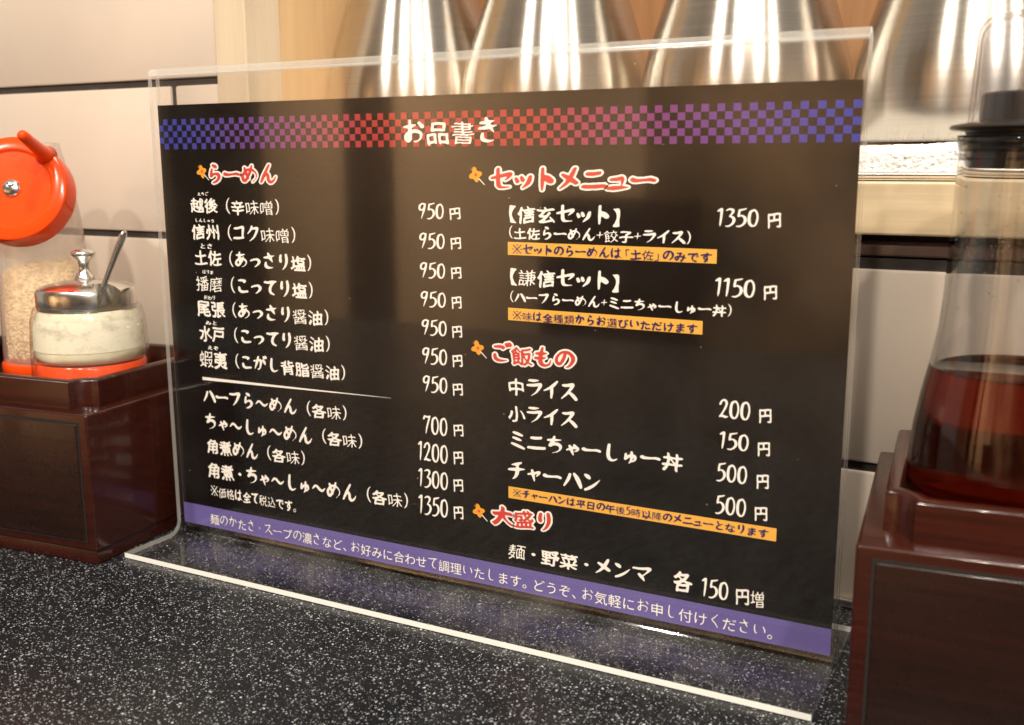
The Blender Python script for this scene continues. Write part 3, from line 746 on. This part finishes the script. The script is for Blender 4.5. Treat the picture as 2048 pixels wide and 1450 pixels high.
for a, b, c_, d in ((173.1, 132.3, 252.65, 137.1), (173.1, 107.8, 248.5, 112.5), (172.95, 37.9, 276.9, 42.6)):
    flat_mesh('note_label', [[(a, b), (c_, b), (c_, d), (a, d)]], M_LABEL, card, LY)
flat_mesh('divider_rule', [[(16.7, 69.9), (60, 70.7), (119, 72.0), (119, 72.1), (60, 71.6), (16.7, 71.3)]], M_WHITE, card, LY)
def flower(cx, cy):
    pts = []
    for k in range(64):
        a = 2 * math.pi * k / 64
        r_ = 2.3 * (1 + .26 * math.cos(4 * (a - R(14)))) * (1 + .05 * math.sin(3 * a + cx))
        pts.append((cx + r_ * math.cos(a) * .98, cy + r_ * math.sin(a)))
    p = flat_mesh('flower_mark', [[(cx, cy), pts[k], pts[(k + 1) % 64]] for k in range(64)], M_FLOWER, card, LY * 2)
    def seg(x0, y0, x1, y1, w0, w1):
        d = Vector((x1 - x0, y1 - y0)).normalized(); n_ = Vector((-d.y, d.x))
        return [(x0 + n_.x * w0, y0 + n_.y * w0), (x0 - n_.x * w0, y0 - n_.y * w0), (x1 - n_.x * w1, y1 - n_.y * w1), (x1 + n_.x * w1, y1 + n_.y * w1)]
    flat_mesh('stem', [seg(cx + 1.2, cy - 1.2, cx + 3.9, cy - 3.7, .22, .14)], M_WHITE, p, LY)
    flat_mesh('petal_tip', [seg(cx - .9, cy + 1.9, cx - 1.5, cy + 2.7, .14, .08), seg(cx - 1.3, cy + 1.6, cx - 2.1, cy + 2.1, .14, .08)], M_FLOWER, p, LY * 2)
    flat_mesh('centre_dot', [[(cx + .15 + .62 * math.cos(2 * math.pi * k / 20), cy + .62 * math.sin(2 * math.pi * k / 20)) for k in range(20)]], M_FDOT, p, LY * 3)
for fx, fy in ((23.6, 162.5), (159.6, 161.5), (159.8, 96.0), (159.6, 30.4)): flower(fx, fy)
LINES = [
 ('title', 'お品書き', 128.1, 172.7, 168.7, 181.9),
 ('head', 'らーめん', 27.6, 156.8, 65.3, 166.2),
 ('ruby', 'えちご', 20.5, 152.1, 26.7, 153.8),
 ('ruby', 'しんしゅう', 18.4, 140.7, 29.0, 142.3),
 ('ruby', 'とさ', 20.4, 129.5, 27.1, 131.2),
 ('ruby', 'はりま', 20.7, 118.1, 26.8, 119.9),
 ('ruby', 'おわり', 20.7, 106.7, 27.1, 108.7),
 ('ruby', 'みと', 20.7, 95.5, 27.2, 97.3),
 ('name', '越後', 15.9, 144.5, 31.4, 151.1),
 ('name', '信州', 15.8, 132.9, 31.5, 139.7),
 ('name', '土佐', 16.5, 121.8, 32.1, 128.5),
 ('name', '播磨', 16.6, 110.3, 31.7, 117.1),
 ('name', '尾張', 16.3, 98.9, 32.4, 106.1),
 ('name', '水戸', 16.7, 87.6, 31.5, 94.7),
 ('name', '(辛味噌)', 36.4, 144.4, 65.2, 151.0),
 ('name', '(コク味噌)', 36.6, 133.1, 73.2, 140.0),
 ('name', '(あっさり塩)', 36.6, 121.6, 80.9, 128.8),
 ('name', '(こってり塩)', 36.7, 110.2, 81.1, 117.6),
 ('name', '(あっさり醤油)', 36.8, 99.3, 88.7, 106.3),
 ('name', '(こってり醤油)', 37.0, 87.9, 88.9, 95.4),
 ('ruby', 'えぞ', 21.1, 84.2, 27.3, 86.0),
 ('name', '蝦夷', 16.0, 75.7, 32.0, 83.5),
 ('name', '(こがし背脂醤油)', 36.9, 76.6, 96.3, 83.8),
 ('name', 'ハーフら～めん', 16.7, 59.5, 70.0, 66.4),
 ('name', '(各味)', 75.6, 59.5, 96.3, 66.3),
 ('name', 'ちゃ～しゅ～めん', 17.1, 47.2, 77.7, 54.7),
 ('name', '(各味)', 83.3, 48.4, 103.9, 54.9),
 ('name', '角煮めん', 17.1, 35.8, 47.0, 43.6),
 ('name', '(各味)', 52.5, 36.9, 73.2, 43.7),
 ('name', '角煮・ちゃ～しゅ～めん', 16.8, 24.2, 100.0, 32.5),
 ('name', '(各味)', 105.6, 25.4, 126.0, 32.8),
 ('small', '※価格は全て税込です。', 17.7, 15.2, 67.2, 20.7),
 ('price', '950', 134.2, 144.7, 145.5, 150.7),
 ('price', '950', 134.3, 133.3, 145.7, 139.3),
 ('price', '950', 134.3, 121.8, 145.7, 128.0),
 ('price', '950', 134.4, 110.4, 145.8, 116.8),
 ('price', '950', 134.6, 99.2, 146.0, 105.7),
 ('price', '950', 134.6, 87.6, 146.0, 94.5),
 ('price', '950', 134.6, 76.2, 145.9, 83.2),
 ('price', '700', 134.3, 59.2, 145.6, 66.6),
 ('price', '1200', 131.6, 47.6, 145.6, 55.6),
 ('price', '1300', 131.5, 36.4, 145.5, 44.3),
 ('price', '1350', 131.3, 24.8, 145.3, 33.2),
 ('yen', '円', 148.1, 144.5, 152.9, 149.2),
 ('yen', '円', 148.4, 133.3, 153.0, 138.0),
 ('yen', '円', 148.4, 122.0, 153.0, 126.7),
 ('yen', '円', 148.5, 110.4, 152.9, 115.4),
 ('yen', '円', 148.5, 99.1, 153.0, 104.0),
 ('yen', '円', 148.5, 87.5, 153.0, 92.6),
 ('yen', '円', 148.4, 76.1, 153.0, 81.2),
 ('yen', '円', 148.5, 59.6, 153.0, 64.7),
 ('yen', '円', 148.3, 48.1, 152.8, 53.7),
 ('yen', '円', 148.1, 36.7, 152.6, 42.2),
 ('yen', '円', 148.0, 25.2, 152.5, 30.9),
 ('head', 'セットメニュー', 165.4, 155.5, 231.3, 164.6),
 ('name', '【信玄セット】', 173.8, 143.6, 217.4, 151.0),
 ('name', '(土佐らーめん+餃子+ライス)', 173.7, 138.4, 243.3, 142.8),
 ('note', '※セットのらーめんは「土佐」のみです', 174.9, 132.8, 251.0, 136.0),
 ('price', '1350', 252.3, 144.9, 266.2, 150.7),
 ('yen', '円', 269.3, 144.5, 273.6, 149.6),
 ('name', '【謙信セット】', 174.1, 120.5, 217.5, 127.9),
 ('name', '(ハーフらーめん+ミニちゃーしゅー丼)', 174.1, 114.8, 258.3, 118.5),
 ('note', '※味は全種類からお選びいただけます', 175.0, 108.4, 246.7, 111.3),
 ('price', '1150', 252.4, 121.2, 266.0, 127.7),
 ('yen', '円', 269.0, 120.9, 273.4, 125.9),
 ('head', 'ご飯もの', 166.1, 90.9, 201.5, 99.2),
 ('name', '中ライス', 173.2, 79.0, 201.9, 86.2),
 ('name', '小ライス', 173.1, 68.5, 202.0, 75.5),
 ('name', 'ミニちゃーしゅー丼', 174.1, 57.7, 242.8, 65.1),
 ('name', 'チャーハン', 172.9, 45.7, 211.3, 53.0),
 ('note', '※チャーハンは平日の午後5時以降のメニューとなります', 174.9, 39.0, 274.2, 41.6),
 ('price', '200', 255.3, 79.4, 266.1, 86.0),
 ('price', '150', 255.8, 68.2, 266.0, 74.6),
 ('price', '500', 255.2, 56.4, 265.9, 63.4),
 ('price', '500', 255.2, 44.5, 266.0, 51.7),
 ('yen', '円', 269.2, 78.9, 273.4, 84.1),
 ('yen', '円', 269.2, 67.3, 273.4, 72.5),
 ('yen', '円', 269.3, 55.7, 273.5, 61.1),
 ('yen', '円', 269.1, 44.2, 273.5, 49.5),
 ('head', '大盛り', 164.9, 25.5, 191.8, 35.0),
 ('name', '麺・野菜・メンマ', 172.8, 13.3, 232.1, 19.9),
 ('name', '各', 240.7, 12.8, 247.7, 20.6),
 ('price', '150', 251.2, 12.7, 260.9, 20.1),
 ('name', '円増', 263.7, 12.2, 273.5, 18.6),
 ('foot', '麺のかたさ・スープの濃さなど、お好みに合わせて調理いたします。どうぞ、お気軽にお申し付けください。', 16.5, 1.7, 277.0, 7.3),
]

NM = {'title': 'title_text', 'head': 'heading_text', 'name': 'dish_text', 'price': 'price_text', 'yen': 'price_text', 'ruby': 'reading_text', 'small': 'footnote_text', 'note': 'note_text', 'foot': 'footer_text'}
for kind, s, u1, v1, u2, v2 in LINES:
    st = {'yen': 'name'}.get(kind, kind)
    ink = {'note': M_NAVY}.get(kind, M_WHITE)
    if kind == 'price': u2 = {950: 145.6}.get(s, u2)
    if kind == 'head':
        o = text_mesh('heading_text', s, 'head', u1 + .7, v1 + .7, u2 - .7, v2 - .7, M_WHITE, card, LY * 4, grow=.085)
        text_mesh('red_fill', s, 'head', u1 + .7, v1 + .7, u2 - .7, v2 - .7, M_RED, card, LY * 6).parent = o
        continue
    lim = {'ruby': (.5, 1.6), 'price': (.8, 1.35), 'yen': (.9, 1.25), 'foot': (.95, 1.2)}.get(kind, (.82, 1.25))
    text_mesh(NM[kind], s, st, u1, v1, u2, v2, ink, card, LY * 4, 0, *lim)
bpy.data.objects.remove(_txo, do_unlink=True)

# ================================================================ condiment boxes
def rim_outline(hx, hy, inset, rho=.0085, n=5):
    """rectangle with scooped corners; the scoop stays centred on the outer corner while the outline moves in"""
    pts = []
    for sx, sy in ((1, 1), (-1, 1), (-1, -1), (1, -1)):
        cx_, cy_ = sx * hx, sy * hy; r_ = rho + inset
        t0 = math.asin(min(1, inset / r_)); arc_ = []
        for i in range(n + 1):
            t = t0 + (math.pi / 2 - 2 * t0) * i / n
            arc_.append((cx_ - sx * r_ * math.sin(t), cy_ - sy * r_ * math.cos(t)))
        if sx * sy > 0: arc_ = arc_[::-1]
        # first point lies on the vertical side for (+,+), keeps the loop counter-clockwise
        pts += arc_[::-1] if sx * sy > 0 else arc_[::-1]
    return pts
def order_ccw(pts):
    return sorted(pts, key=lambda p: math.atan2(p[1], p[0]))
def condiment_box(label, corner, rz, w, d, side):
    ex = Vector((math.cos(rz), math.sin(rz))); ey = Vector((-math.sin(rz), math.cos(rz)))
    c = Vector(corner) + ex * (w / 2 * side) + ey * (d / 2)
    t = thing('condiment_box', label, 'condiment box', (c.x, c.y, 0), rz, 'lacquered condiment boxes')
    H, hx, hy = .0675, w / 2, d / 2
    bm = bmesh.new(); box(bm, -hx, -hy, .0066, hx, hy, H, .0011, 3); link('body', bm, M_LACQ, t, smooth=True)
    bm = bmesh.new(); box(bm, -hx + .0013, -hy + .0013, .0001, hx - .0013, hy - .0013, .0064, .0006); link('plinth', bm, M_LACQ, t, smooth=True)
    bm = bmesh.new(); box(bm, -hx + .0046, -hy - .00025, .0104, hx - .0046, -hy + .002, H - .0034); g = link('groove', bm, M_GROOVE, t)
    bm = bmesh.new(); box(bm, -hx + .0055, -hy - .0009, .0113, hx - .0055, -hy + .002, H - .0043, .0006, 3); link('drawer', bm, M_PANEL, t, smooth=True)
    rx, ry = hx - .0062, hy - .0062
    secs = [(0, H - .001), (0, H + .0112), (.0005, H + .0121), (.0013, H + .0125), (.0034, H + .0125), (.0042, H + .0121), (.0047, H + .0112), (.0047, H - .001)]
    bm = bmesh.new(); rings = []
    for ins, z in secs:
        P = order_ccw(rim_outline(rx, ry, ins)); rings.append([bm.verts.new((x, y, z)) for x, y in P])
    m_ = len(rings[0])
    for a, b in zip(rings[:-1], rings[1:]):
        for k in range(m_): bm.faces.new((a[k], a[(k + 1) % m_], b[(k + 1) % m_], b[k]))
    link('rim', bm, M_LACQ, t, smooth=True)
    bm = bmesh.new(); prism(bm, order_ccw(rim_outline(rx, ry, .0052)), H - .0005, H + .0006); link('tray_floor', bm, M_LACQ, t)
    return t
condiment_box('dark red lacquered box on the left carrying the garlic jar and sesame mill', (-.0035, -.048), R(6), .150, .104, -1)
condiment_box('dark red lacquered box on the right carrying the soy sauce carafe', (.3114, -.0548), R(5), .122, .103, 1)
FLOOR = .0682

# ================================================================ garlic jar
JX, JY = -.0425, -.0100
jar = thing('garlic_jar', 'small glass jar of garlic paste with a steel lid and knob', 'jar', (JX, JY, FLOOR), R(0))
def jar_wall():
    bm = bmesh.new()
    lathe(bm, [(0, .0006), (.0245, .0004), (.0258, .0014), (.0262, .004), (.0258, .022), (.0250, .034), (.0236, .0385), (.0224, .0400), (.0214, .0400), (.0214, .0385), (.0228, .036), (.0236, .031), (.0243, .020), (.0246, .0170), (.0238, .0150), (0, .0145)], 96)
    return bm
link('glass', jar_wall(), M_GLASS_SMEAR, jar, smooth='all')
bm = bmesh.new(); lathe(bm, [(0, .0022), (.0240, .0022), (.0247, .0030), (.0245, .0132), (.0238, .0142), (0, .0142)], 64); link('base_glow_disc', bm, M_ORANGE, jar, smooth=True)  # added disc imitating the orange glow refracted in the jar bottom
# steel lid with a notch for the spoon
def lid_mesh(zoff):
    bm = bmesh.new(); seg = 120; a0 = R(-14); half = R(15)
    prof = [(.0217, .0385), (.0220, .0392), (.0220, .0462), (.0212, .0478), (.018, .0492), (.010, .0508), (.004, .0516)]
    ang = [a0 + half + (2 * math.pi - 2 * half) * k / seg for k in range(seg + 1)]
    notch_r = .0125
    rings = [[bm.verts.new((r * math.cos(a), r * math.sin(a), z)) for a in ang] for r, z in prof]
    for i in range(len(rings) - 1):
        for k in range(seg): bm.faces.new((rings[i][k], rings[i][k + 1], rings[i + 1][k + 1], rings[i + 1][k]))
    # roof of the notch, inside of the notch
    inner = [(r, z) for r, z in prof if r <= notch_r]
    mid = [a0 - half + 2 * half * k / 8 for k in range(9)]
    nz_ = .0503
    ring_n = [bm.verts.new((notch_r * math.cos(a), notch_r * math.sin(a), nz_)) for a in mid]
    prev = ring_n
    for r, z in inner:
        cur = [bm.verts.new((r * math.cos(a), r * math.sin(a), z)) for a in mid]
        for k in range(8): bm.faces.new((prev[k], prev[k + 1], cur[k + 1], cur[k]))
        prev = cur
    low = [bm.verts.new((notch_r * math.cos(a), notch_r * math.sin(a), .0400)) for a in mid]
    for k in range(8): bm.faces.new((ring_n[k], low[k], low[k + 1], ring_n[k + 1]))
    for s_ in (-1, 1):
        a = a0 + s_ * half
        P = [(notch_r, .0400), (.0217, .0400), (.0220, .0462), (.0212, .0478), (.018, .0492), (notch_r, nz_)]
        bm.faces.new([bm.verts.new((r * math.cos(a), r * math.sin(a), z)) for r, z in P])
    return bm
lid = link('lid', lid_mesh(0), M_CHROME, jar, smooth=True)
bm = bmesh.new()
lathe(bm, [(0, .0512), (.0046, .0512), (.0048, .0522), (.0040, .0532), (.0026, .0552), (.0023, .0576), (.0030, .0602), (.0052, .0622), (.0056, .0632), (.0052, .0642), (.0035, .0650), (0, .0654)], 40)
link('knob', bm, M_CHROME, lid, smooth='all')
# paste: wavy top, clings to the wall
bm = bmesh.new(); seg = 96; rr_ = [0, .006, .012, .018, .0215, .0234]
base = [bm.verts.new((.0234 * math.cos(2 * math.pi * k / seg), .0234 * math.sin(2 * math.pi * k / seg), .0152)) for k in range(seg)]
wallring = []
lev = []
for k in range(seg):
    a = 2 * math.pi * k / seg
    lev.append(.0265 + .0030 * math.sin(a * 2 + 1.0) + .0014 * math.sin(5 * a + .4) + .0008 * math.sin(11 * a + 2) + .0006 * math.sin(19 * a))
for zf, r_ in ((.3, .0243), (.6, .0241), (1.0, .0238)):
    wallring.append([bm.verts.new((r_ * math.cos(2 * math.pi * k / seg), r_ * math.sin(2 * math.pi * k / seg), .0152 + (lev[k] - .0152) * zf)) for k in range(seg)])
top = []
for r_ in (.021, .015, .008):
    top.append([bm.verts.new((r_ * math.cos(2 * math.pi * k / seg), r_ * math.sin(2 * math.pi * k / seg), lev[k] - .0035 + .0018 * math.sin(300 * r_ + 3 * 2 * math.pi * k / seg))) for k in range(seg)])
allr = [base] + wallring + top
for a, b in zip(allr[:-1], allr[1:]):
    for k in range(seg): bm.faces.new((a[k], a[(k + 1) % seg], b[(k + 1) % seg], b[k]))
bm.faces.new(top[-1]); bm.faces.new(base[::-1])
paste = link('garlic_paste', bm, M_PASTE, None, smooth='all'); paste.location = (JX, JY, FLOOR)
tag(paste, 'cream coloured garlic paste filling the lower half of the glass jar', 'paste')
# film of paste left on the inside of the glass above the level
bm = bmesh.new(); lathe(bm, [(.02445, .0205), (.0242, .0255), (.0239, .0300), (.0233, .0335), (.0225, .0362), (.0212, .0384)], 96)
link('film', bm, M_FILM, paste, smooth='all')
# spoon
bm = bmesh.new()
S0, S1 = Vector((-.0378, -.0162, .0955)), Vector((-.0123, -.0120, .1428))
pts = [S0 + (S1 - S0) * t for t in (0, .2, .4, .6, .75, .88, .95, .985, 1.0)]
tube(bm, pts, [.0011, .0013, .0015, .0018, .0021, .0024, .0023, .0017, .0006], 14, [.6] * 9)
sp = link('spoon', bm, M_CHROME, None, smooth='all'); tag(sp, 'thin steel spoon handle sticking out of the garlic jar', 'spoon')

# ================================================================ sesame mill
MX, MY = -.0955, .0100
mill = thing('sesame_mill', 'milky plastic sesame mill with an orange screwed disc lid and handle', 'sesame mill', (MX, MY, FLOOR))
bm = bmesh.new()
lathe(bm, [(.0218, .0062), (.0222, .0080), (.0218, .030), (.0207, .060), (.0185, .082), (.0150, .100), (.0125, .110), (.0118, .1135), (.0102, .1138), (0, .1138)], 80)
link('body', bm, M_FROST, mill, smooth='all')
bm = bmesh.new(); lathe(bm, [(0, 0.0002), (.0222, .0002), (.0230, .0012), (.0232, .0050), (.0228, .0062), (.0212, .0068), (0, .0070)], 80)
link('base', bm, M_ORANGE, mill, smooth=True)
ax = Vector((.488, -.810, .325)).normalized()
fc = Vector((-.0854, -.0120, .1610))                     # centre of the disc's front face
zq = ax.to_track_quat('Z', 'Y').to_matrix().to_4x4()
def on_disc(m_): return Matrix.Translation(fc - Vector((MX, MY, FLOOR))) @ zq
M4 = on_disc(None)
bm = bmesh.new()
lathe(bm, [(0, -.0150), (.0240, -.0150), (.0253, -.0138), (.0256, -.0022), (.0251, -.0006), (.0240, .0001), (.0192, .0001), (.0185, -.0005), (.0180, -.0011), (.0172, -.0011), (0, -.0006)], 96, mat4=M4)
disc = link('lid_disc', bm, M_ORANGE, mill, smooth=True)
bm = bmesh.new(); lathe(bm, [(0, -.027), (.0085, -.027), (.0085, -.0152), (0, -.0152)], 48, mat4=M4); link('neck', bm, M_ORANGE, mill, smooth=True)
bm = bmesh.new(); lathe(bm, [(.0044, -.0011), (.0044, -.0002), (.0040, .0006), (.0028, .0012), (.0012, .0015), (0, .0015)], 36, mat4=M4); scw = link('screw', bm, M_CHROME, disc, smooth='all')
bm = bmesh.new()
for a in (R(35), R(125)):
    r = bmesh.ops.create_cube(bm, size=1)
    for v in r['verts']: v.co = M4 @ (Matrix.Rotation(a, 4, 'Z') @ Vector((v.co.x * .0042, v.co.y * .0009, .00125 + v.co.z * .0008 + (0.0001 if a > 1 else 0))))
link('cross_slot', bm, M_BLACK, scw)
# handle peg: rises along the disc's axis near its upper edge
pb_ = Vector((-.0745, .0008, .1772)) - fc; pb_ = (pb_ - ax * pb_.dot(ax)) * .94 + fc - Vector((MX, MY, FLOOR))
bm = bmesh.new()
pp = [pb_ + ax * h for h in (-.002, .002, .008, .020, .0262, .0278)]
tube(bm, pp, [.0052, .0036, .0031, .0027, .0024, .0013], 20)
link('handle', bm, M_ORANGE, disc, smooth='all')
# sesame seeds inside: a heap with loose grains over its skin
rs = random.Random(11)
def rad_at(z): return np.interp(z, [.0075, .030, .060, .082], [.0204, .0201, .0190, .0167])
bm = bmesh.new()
def heap_top(x, y): return .052 + .30 * x - .10 * y
lathe(bm, [(0, .0075), (.0195, .0075), (.0193, .030), (.0184, .046), (0, .050)], 48)
for v in bm.verts:
    if v.co.z > .045: v.co.z = heap_top(v.co.x, v.co.y) - .001
cnt = 0
ico = bmesh.new(); bmesh.ops.create_icosphere(ico, subdivisions=1, radius=1.0); ico.verts.ensure_lookup_table()
IV = [v.co.copy() for v in ico.verts]; IF = [[v.index for v in f.verts] for f in ico.faces]; ico.free()
def grain(c, q, s):
    vs = [bm.verts.new(c + q @ Vector((v.x * s * .95, v.y * s * .62, v.z * s * 1.5))) for v in IV]
    for f_ in IF: bm.faces.new([vs[i] for i in f_])
for k in range(2600):
    a = rs.uniform(-math.pi, math.pi) if k % 4 == 0 else rs.uniform(R(-160), R(20))
    if k % 5 == 0:
        r_ = math.sqrt(rs.random()) * .018; x, y = r_ * math.cos(a), r_ * math.sin(a); z = heap_top(x, y)
    else:
        z = rs.uniform(.0085, .058); r_ = rad_at(z) - .0012; x, y = r_ * math.cos(a), r_ * math.sin(a)
        if z > heap_top(x, y): continue
    q = Matrix.Rotation(rs.uniform(0, 6.28), 3, 'Z') @ Matrix.Rotation(rs.uniform(-1.3, 1.3), 3, 'X')
    grain(Vector((x, y, z)), q, rs.uniform(.00075, .00105))
seeds = link('sesame_seeds', bm, M_SEED, None, smooth='all', recalc=False); seeds.location = (MX, MY, FLOOR)
tag(seeds, 'tan sesame seeds heaped inside the milky mill', 'sesame seeds', kind='stuff')
# chili jar whose edge just shows at the left border
CX_, CY_ = -.1375, -.0120
cj = thing('chili_jar', 'orange chili powder jar cut off by the left edge of the picture', 'jar', (CX_, CY_, FLOOR))
bm = bmesh.new(); lathe(bm, [(0, .0004), (.0186, .0004), (.0192, .0015), (.0190, .050), (.0178, .060), (.0166, .0640), (.0154, .0640), (.0166, .058), (.0178, .050), (.0180, .004), (0, .003)], 64)
link('glass', bm, M_GLASS, cj, smooth='all')
bm = bmesh.new(); lathe(bm, [(.0172, .0600), (.0184, .0606), (.0186, .0720), (.0176, .0735), (0, .0742)], 56); link('lid', bm, M_ORANGE, cj, smooth=True)
bm = bmesh.new(); lathe(bm, [(0, .0034), (.0176, .0042), (.0174, .046), (.012, .048), (0, .0475)], 56)
cp = link('chili_powder', bm, M_CHILI, None, smooth=True); cp.location = (CX_, CY_, FLOOR); tag(cp, 'orange red chili powder filling the jar at the left border', 'chili powder')

# ================================================================ soy sauce carafe
SX, SY = .3470, .0000
car = thing('soy_sauce_carafe', 'glass carafe of soy sauce with a black stopper and clear domed cover', 'carafe', (SX, SY, FLOOR))
outer = [(0, .0004), (.0250, .0002), (.0275, .0012), (.0293, .0042), (.0298, .0090), (.0295, .0150), (.0288, .0240), (.0272, .0340), (.0252, .0440), (.0236, .0540), (.0228, .0640), (.0223, .0780), (.0219, .0930), (.0217, .1020), (.0215, .1060), (.0222, .1090), (.0222, .1112)]
inner = [(.0202, .1112), (.0202, .1060), (.0204, .0930), (.0208, .0780), (.0213, .0640), (.0221, .0540), (.0237, .0440), (.0257, .0340), (.0273, .0240), (.0280, .0150), (.0282, .0090), (.0270, .0055), (.0240, .0042), (0, .0038)]
bm = bmesh.new(); lathe(bm, outer + inner, 128); link('glass', bm, M_THICK, car, smooth='all')
bm = bmesh.new(); lathe(bm, [(0, .1016), (.0186, .1016), (.0196, .1028), (.0198, .1060), (.0198, .1115), (.0202, .1120), (.0202, .1124), (.0240, .1127), (.0247, .1134), (.0240, .1141), (.0210, .1147), (.0168, .1152), (.0166, .1225), (.0158, .1232), (0, .1232)], 96)
stp = link('stopper', bm, M_BLACK, car, smooth=True)
bm = bmesh.new(); 
for z in (.1045, .1070, .1095): lathe(bm, [(.0197, z - .0007), (.0203, z - .0002), (.0203, z + .0002), (.0197, z + .0007)], 96)
link('seal_ring', bm, M_BLACK, stp, smooth='all')
dome = [(.0199, .1146), (.0196, .1160), (.0190, .130), (.0188, .1390)] + [(.0188 - .006 + .006 * math.cos(R(a)), .1390 + .006 * math.sin(R(a))) for a in (20, 40, 60, 80)] + [(.008, .1456), (0, .1459)]
dome_i = [(0, .1449), (.008, .1446)] + [(.0178 - .006 + .006 * math.cos(R(a)), .1380 + .006 * math.sin(R(a))) for a in (80, 60, 40, 20)] + [(.0178, .1380), (.0180, .130), (.0186, .1160), (.0189, .1146)]
bm = bmesh.new(); lathe(bm, dome + dome_i, 96); link('clear_cover', bm, M_DOME, car, smooth='all')
LV = .0425
bm = bmesh.new(); lathe(bm, [(0, .0036), (.0242, .0040), (.0272, .0053), (.0284, .0090), (.0282, .0150), (.0275, .0240), (.0259, .0340), (.0243, LV), (.0234, LV - .0006), (0, LV - .0006)], 128)
soy = link('soy_sauce', bm, M_SOY, None, smooth=True); soy.location = (SX, SY, FLOOR); tag(soy, 'dark red brown soy sauce filling the lower part of the glass carafe', 'soy sauce')

# condensation clinging to the inside of the neck
bm = bmesh.new(); rs = random.Random(21)
for k in range(230):
    z = rs.gauss(.0765, .0035) if k % 3 else rs.uniform(.060, .098)
    a = rs.uniform(0, 2 * math.pi); r_ = np.interp(z, [.054, .064, .078, .093], [.0221, .0213, .0208, .0204]); s_ = rs.uniform(.00010, .00034)
    c = Vector((r_ * math.cos(a), r_ * math.sin(a), z)); vs = [bm.verts.new(c + v * s_) for v in IV]
    for f_ in IF: bm.faces.new([vs[i] for i in f_])
dr = link('droplets', bm, M_THICK, car, smooth='all', recalc=False); dr['kind'] = 'stuff'

# ================================================================ niche contents
bm = bmesh.new(); box(bm, .002, .0600, .1652, .80, .250, .1664, .0003); box(bm, .002, .0596, .1660, .80, .0622, .1682, .0009, 3)
ty = link('steel_tray', bm, M_TRAY, None, smooth=True); tag(ty, 'thin steel tray under the towel on the niche ledge', 'tray')
# terry towel: folded slab with a looped, uneven skin
bm = bmesh.new(); rs = random.Random(3)
nx_, ny_ = 640, 44
def tw(i, j):
    x = .004 + .79 * i / nx_; s = j / ny_
    # section: front face up, rounded, then top going back
    if s < .3: y, z = .0665 + .0004 * math.sin(80 * x), .1672 + .0080 * s / .3
    elif s < .4: t = (s - .3) / .1 * math.pi / 2; y, z = .0665 + .004 * (1 - math.cos(t)), .1752 + .0030 * math.sin(t)
    else: y, z = .0705 + (.12) * (s - .4) / .6, .1782
    return Vector((x + rs.uniform(-.0004, .0004), y + rs.uniform(-.0006, .0003), z + rs.uniform(-.0004, .0006) + .0008 * math.sin(60 * x) * (s > .1)))
G_ = [[bm.verts.new(tw(i, j)) for j in range(ny_ + 1)] for i in range(nx_ + 1)]
for i in range(nx_):
    for j in range(ny_): bm.faces.new((G_[i][j], G_[i + 1][j], G_[i + 1][j + 1], G_[i][j + 1]))
tl = link('towel', bm, M_TOWEL, None, smooth='all', recalc=False); tag(tl, 'folded white terry towel lying under the steel pitchers', 'towel')
PITCHER = ['steel pitcher nearest the wooden post, leftmost of the row', 'steel pitcher second from the wooden post', 'steel pitcher third from the post, behind the right end of the stand top', 'large steel pitcher directly behind the soy sauce carafe']
def pitcher_parts(t):
    bm = bmesh.new(); lathe(bm, [(0, 0.0004), (.0435, 0.0004), (.0458, 0.0020), (.0468, 0.0138), (.0471, 0.0198), (.0469, 0.0268), (.0460, 0.0340), (.0443, 0.0413), (.0415, 0.0508), (.0360, 0.0680), (.0310, 0.0828), (.0262, 0.0978), (.0228, 0.1078), (.0208, 0.1138)], 128)
    link('body', bm, M_STEEL, t, smooth='all')
    bm = bmesh.new(); lathe(bm, [(.0209, 0.1140), (.0222, 0.1146), (.0224, 0.1178), (.0208, 0.1208), (.0120, 0.1238), (0, 0.1246)], 72); link('lid', bm, M_CHROME, t, smooth='all')
spots = ((.0445, .140), (.1265, .140), (.2215, .140), (.3170, .138))
for i, (x, y) in enumerate(spots):
    if i == 0:
        p0 = thing('steel_pitcher', PITCHER[0], 'pitcher', (x, y, .1790), 0, 'steel pitchers on the towel'); pitcher_parts(p0)
    else:
        p = p0.copy(); COL.objects.link(p); p.location = (x, y, .1790); p.rotation_euler = (0, 0, i * .7); p['label'] = PITCHER[i]
        for ch in p0.children:
            c = ch.copy(); COL.objects.link(c); c.parent = p
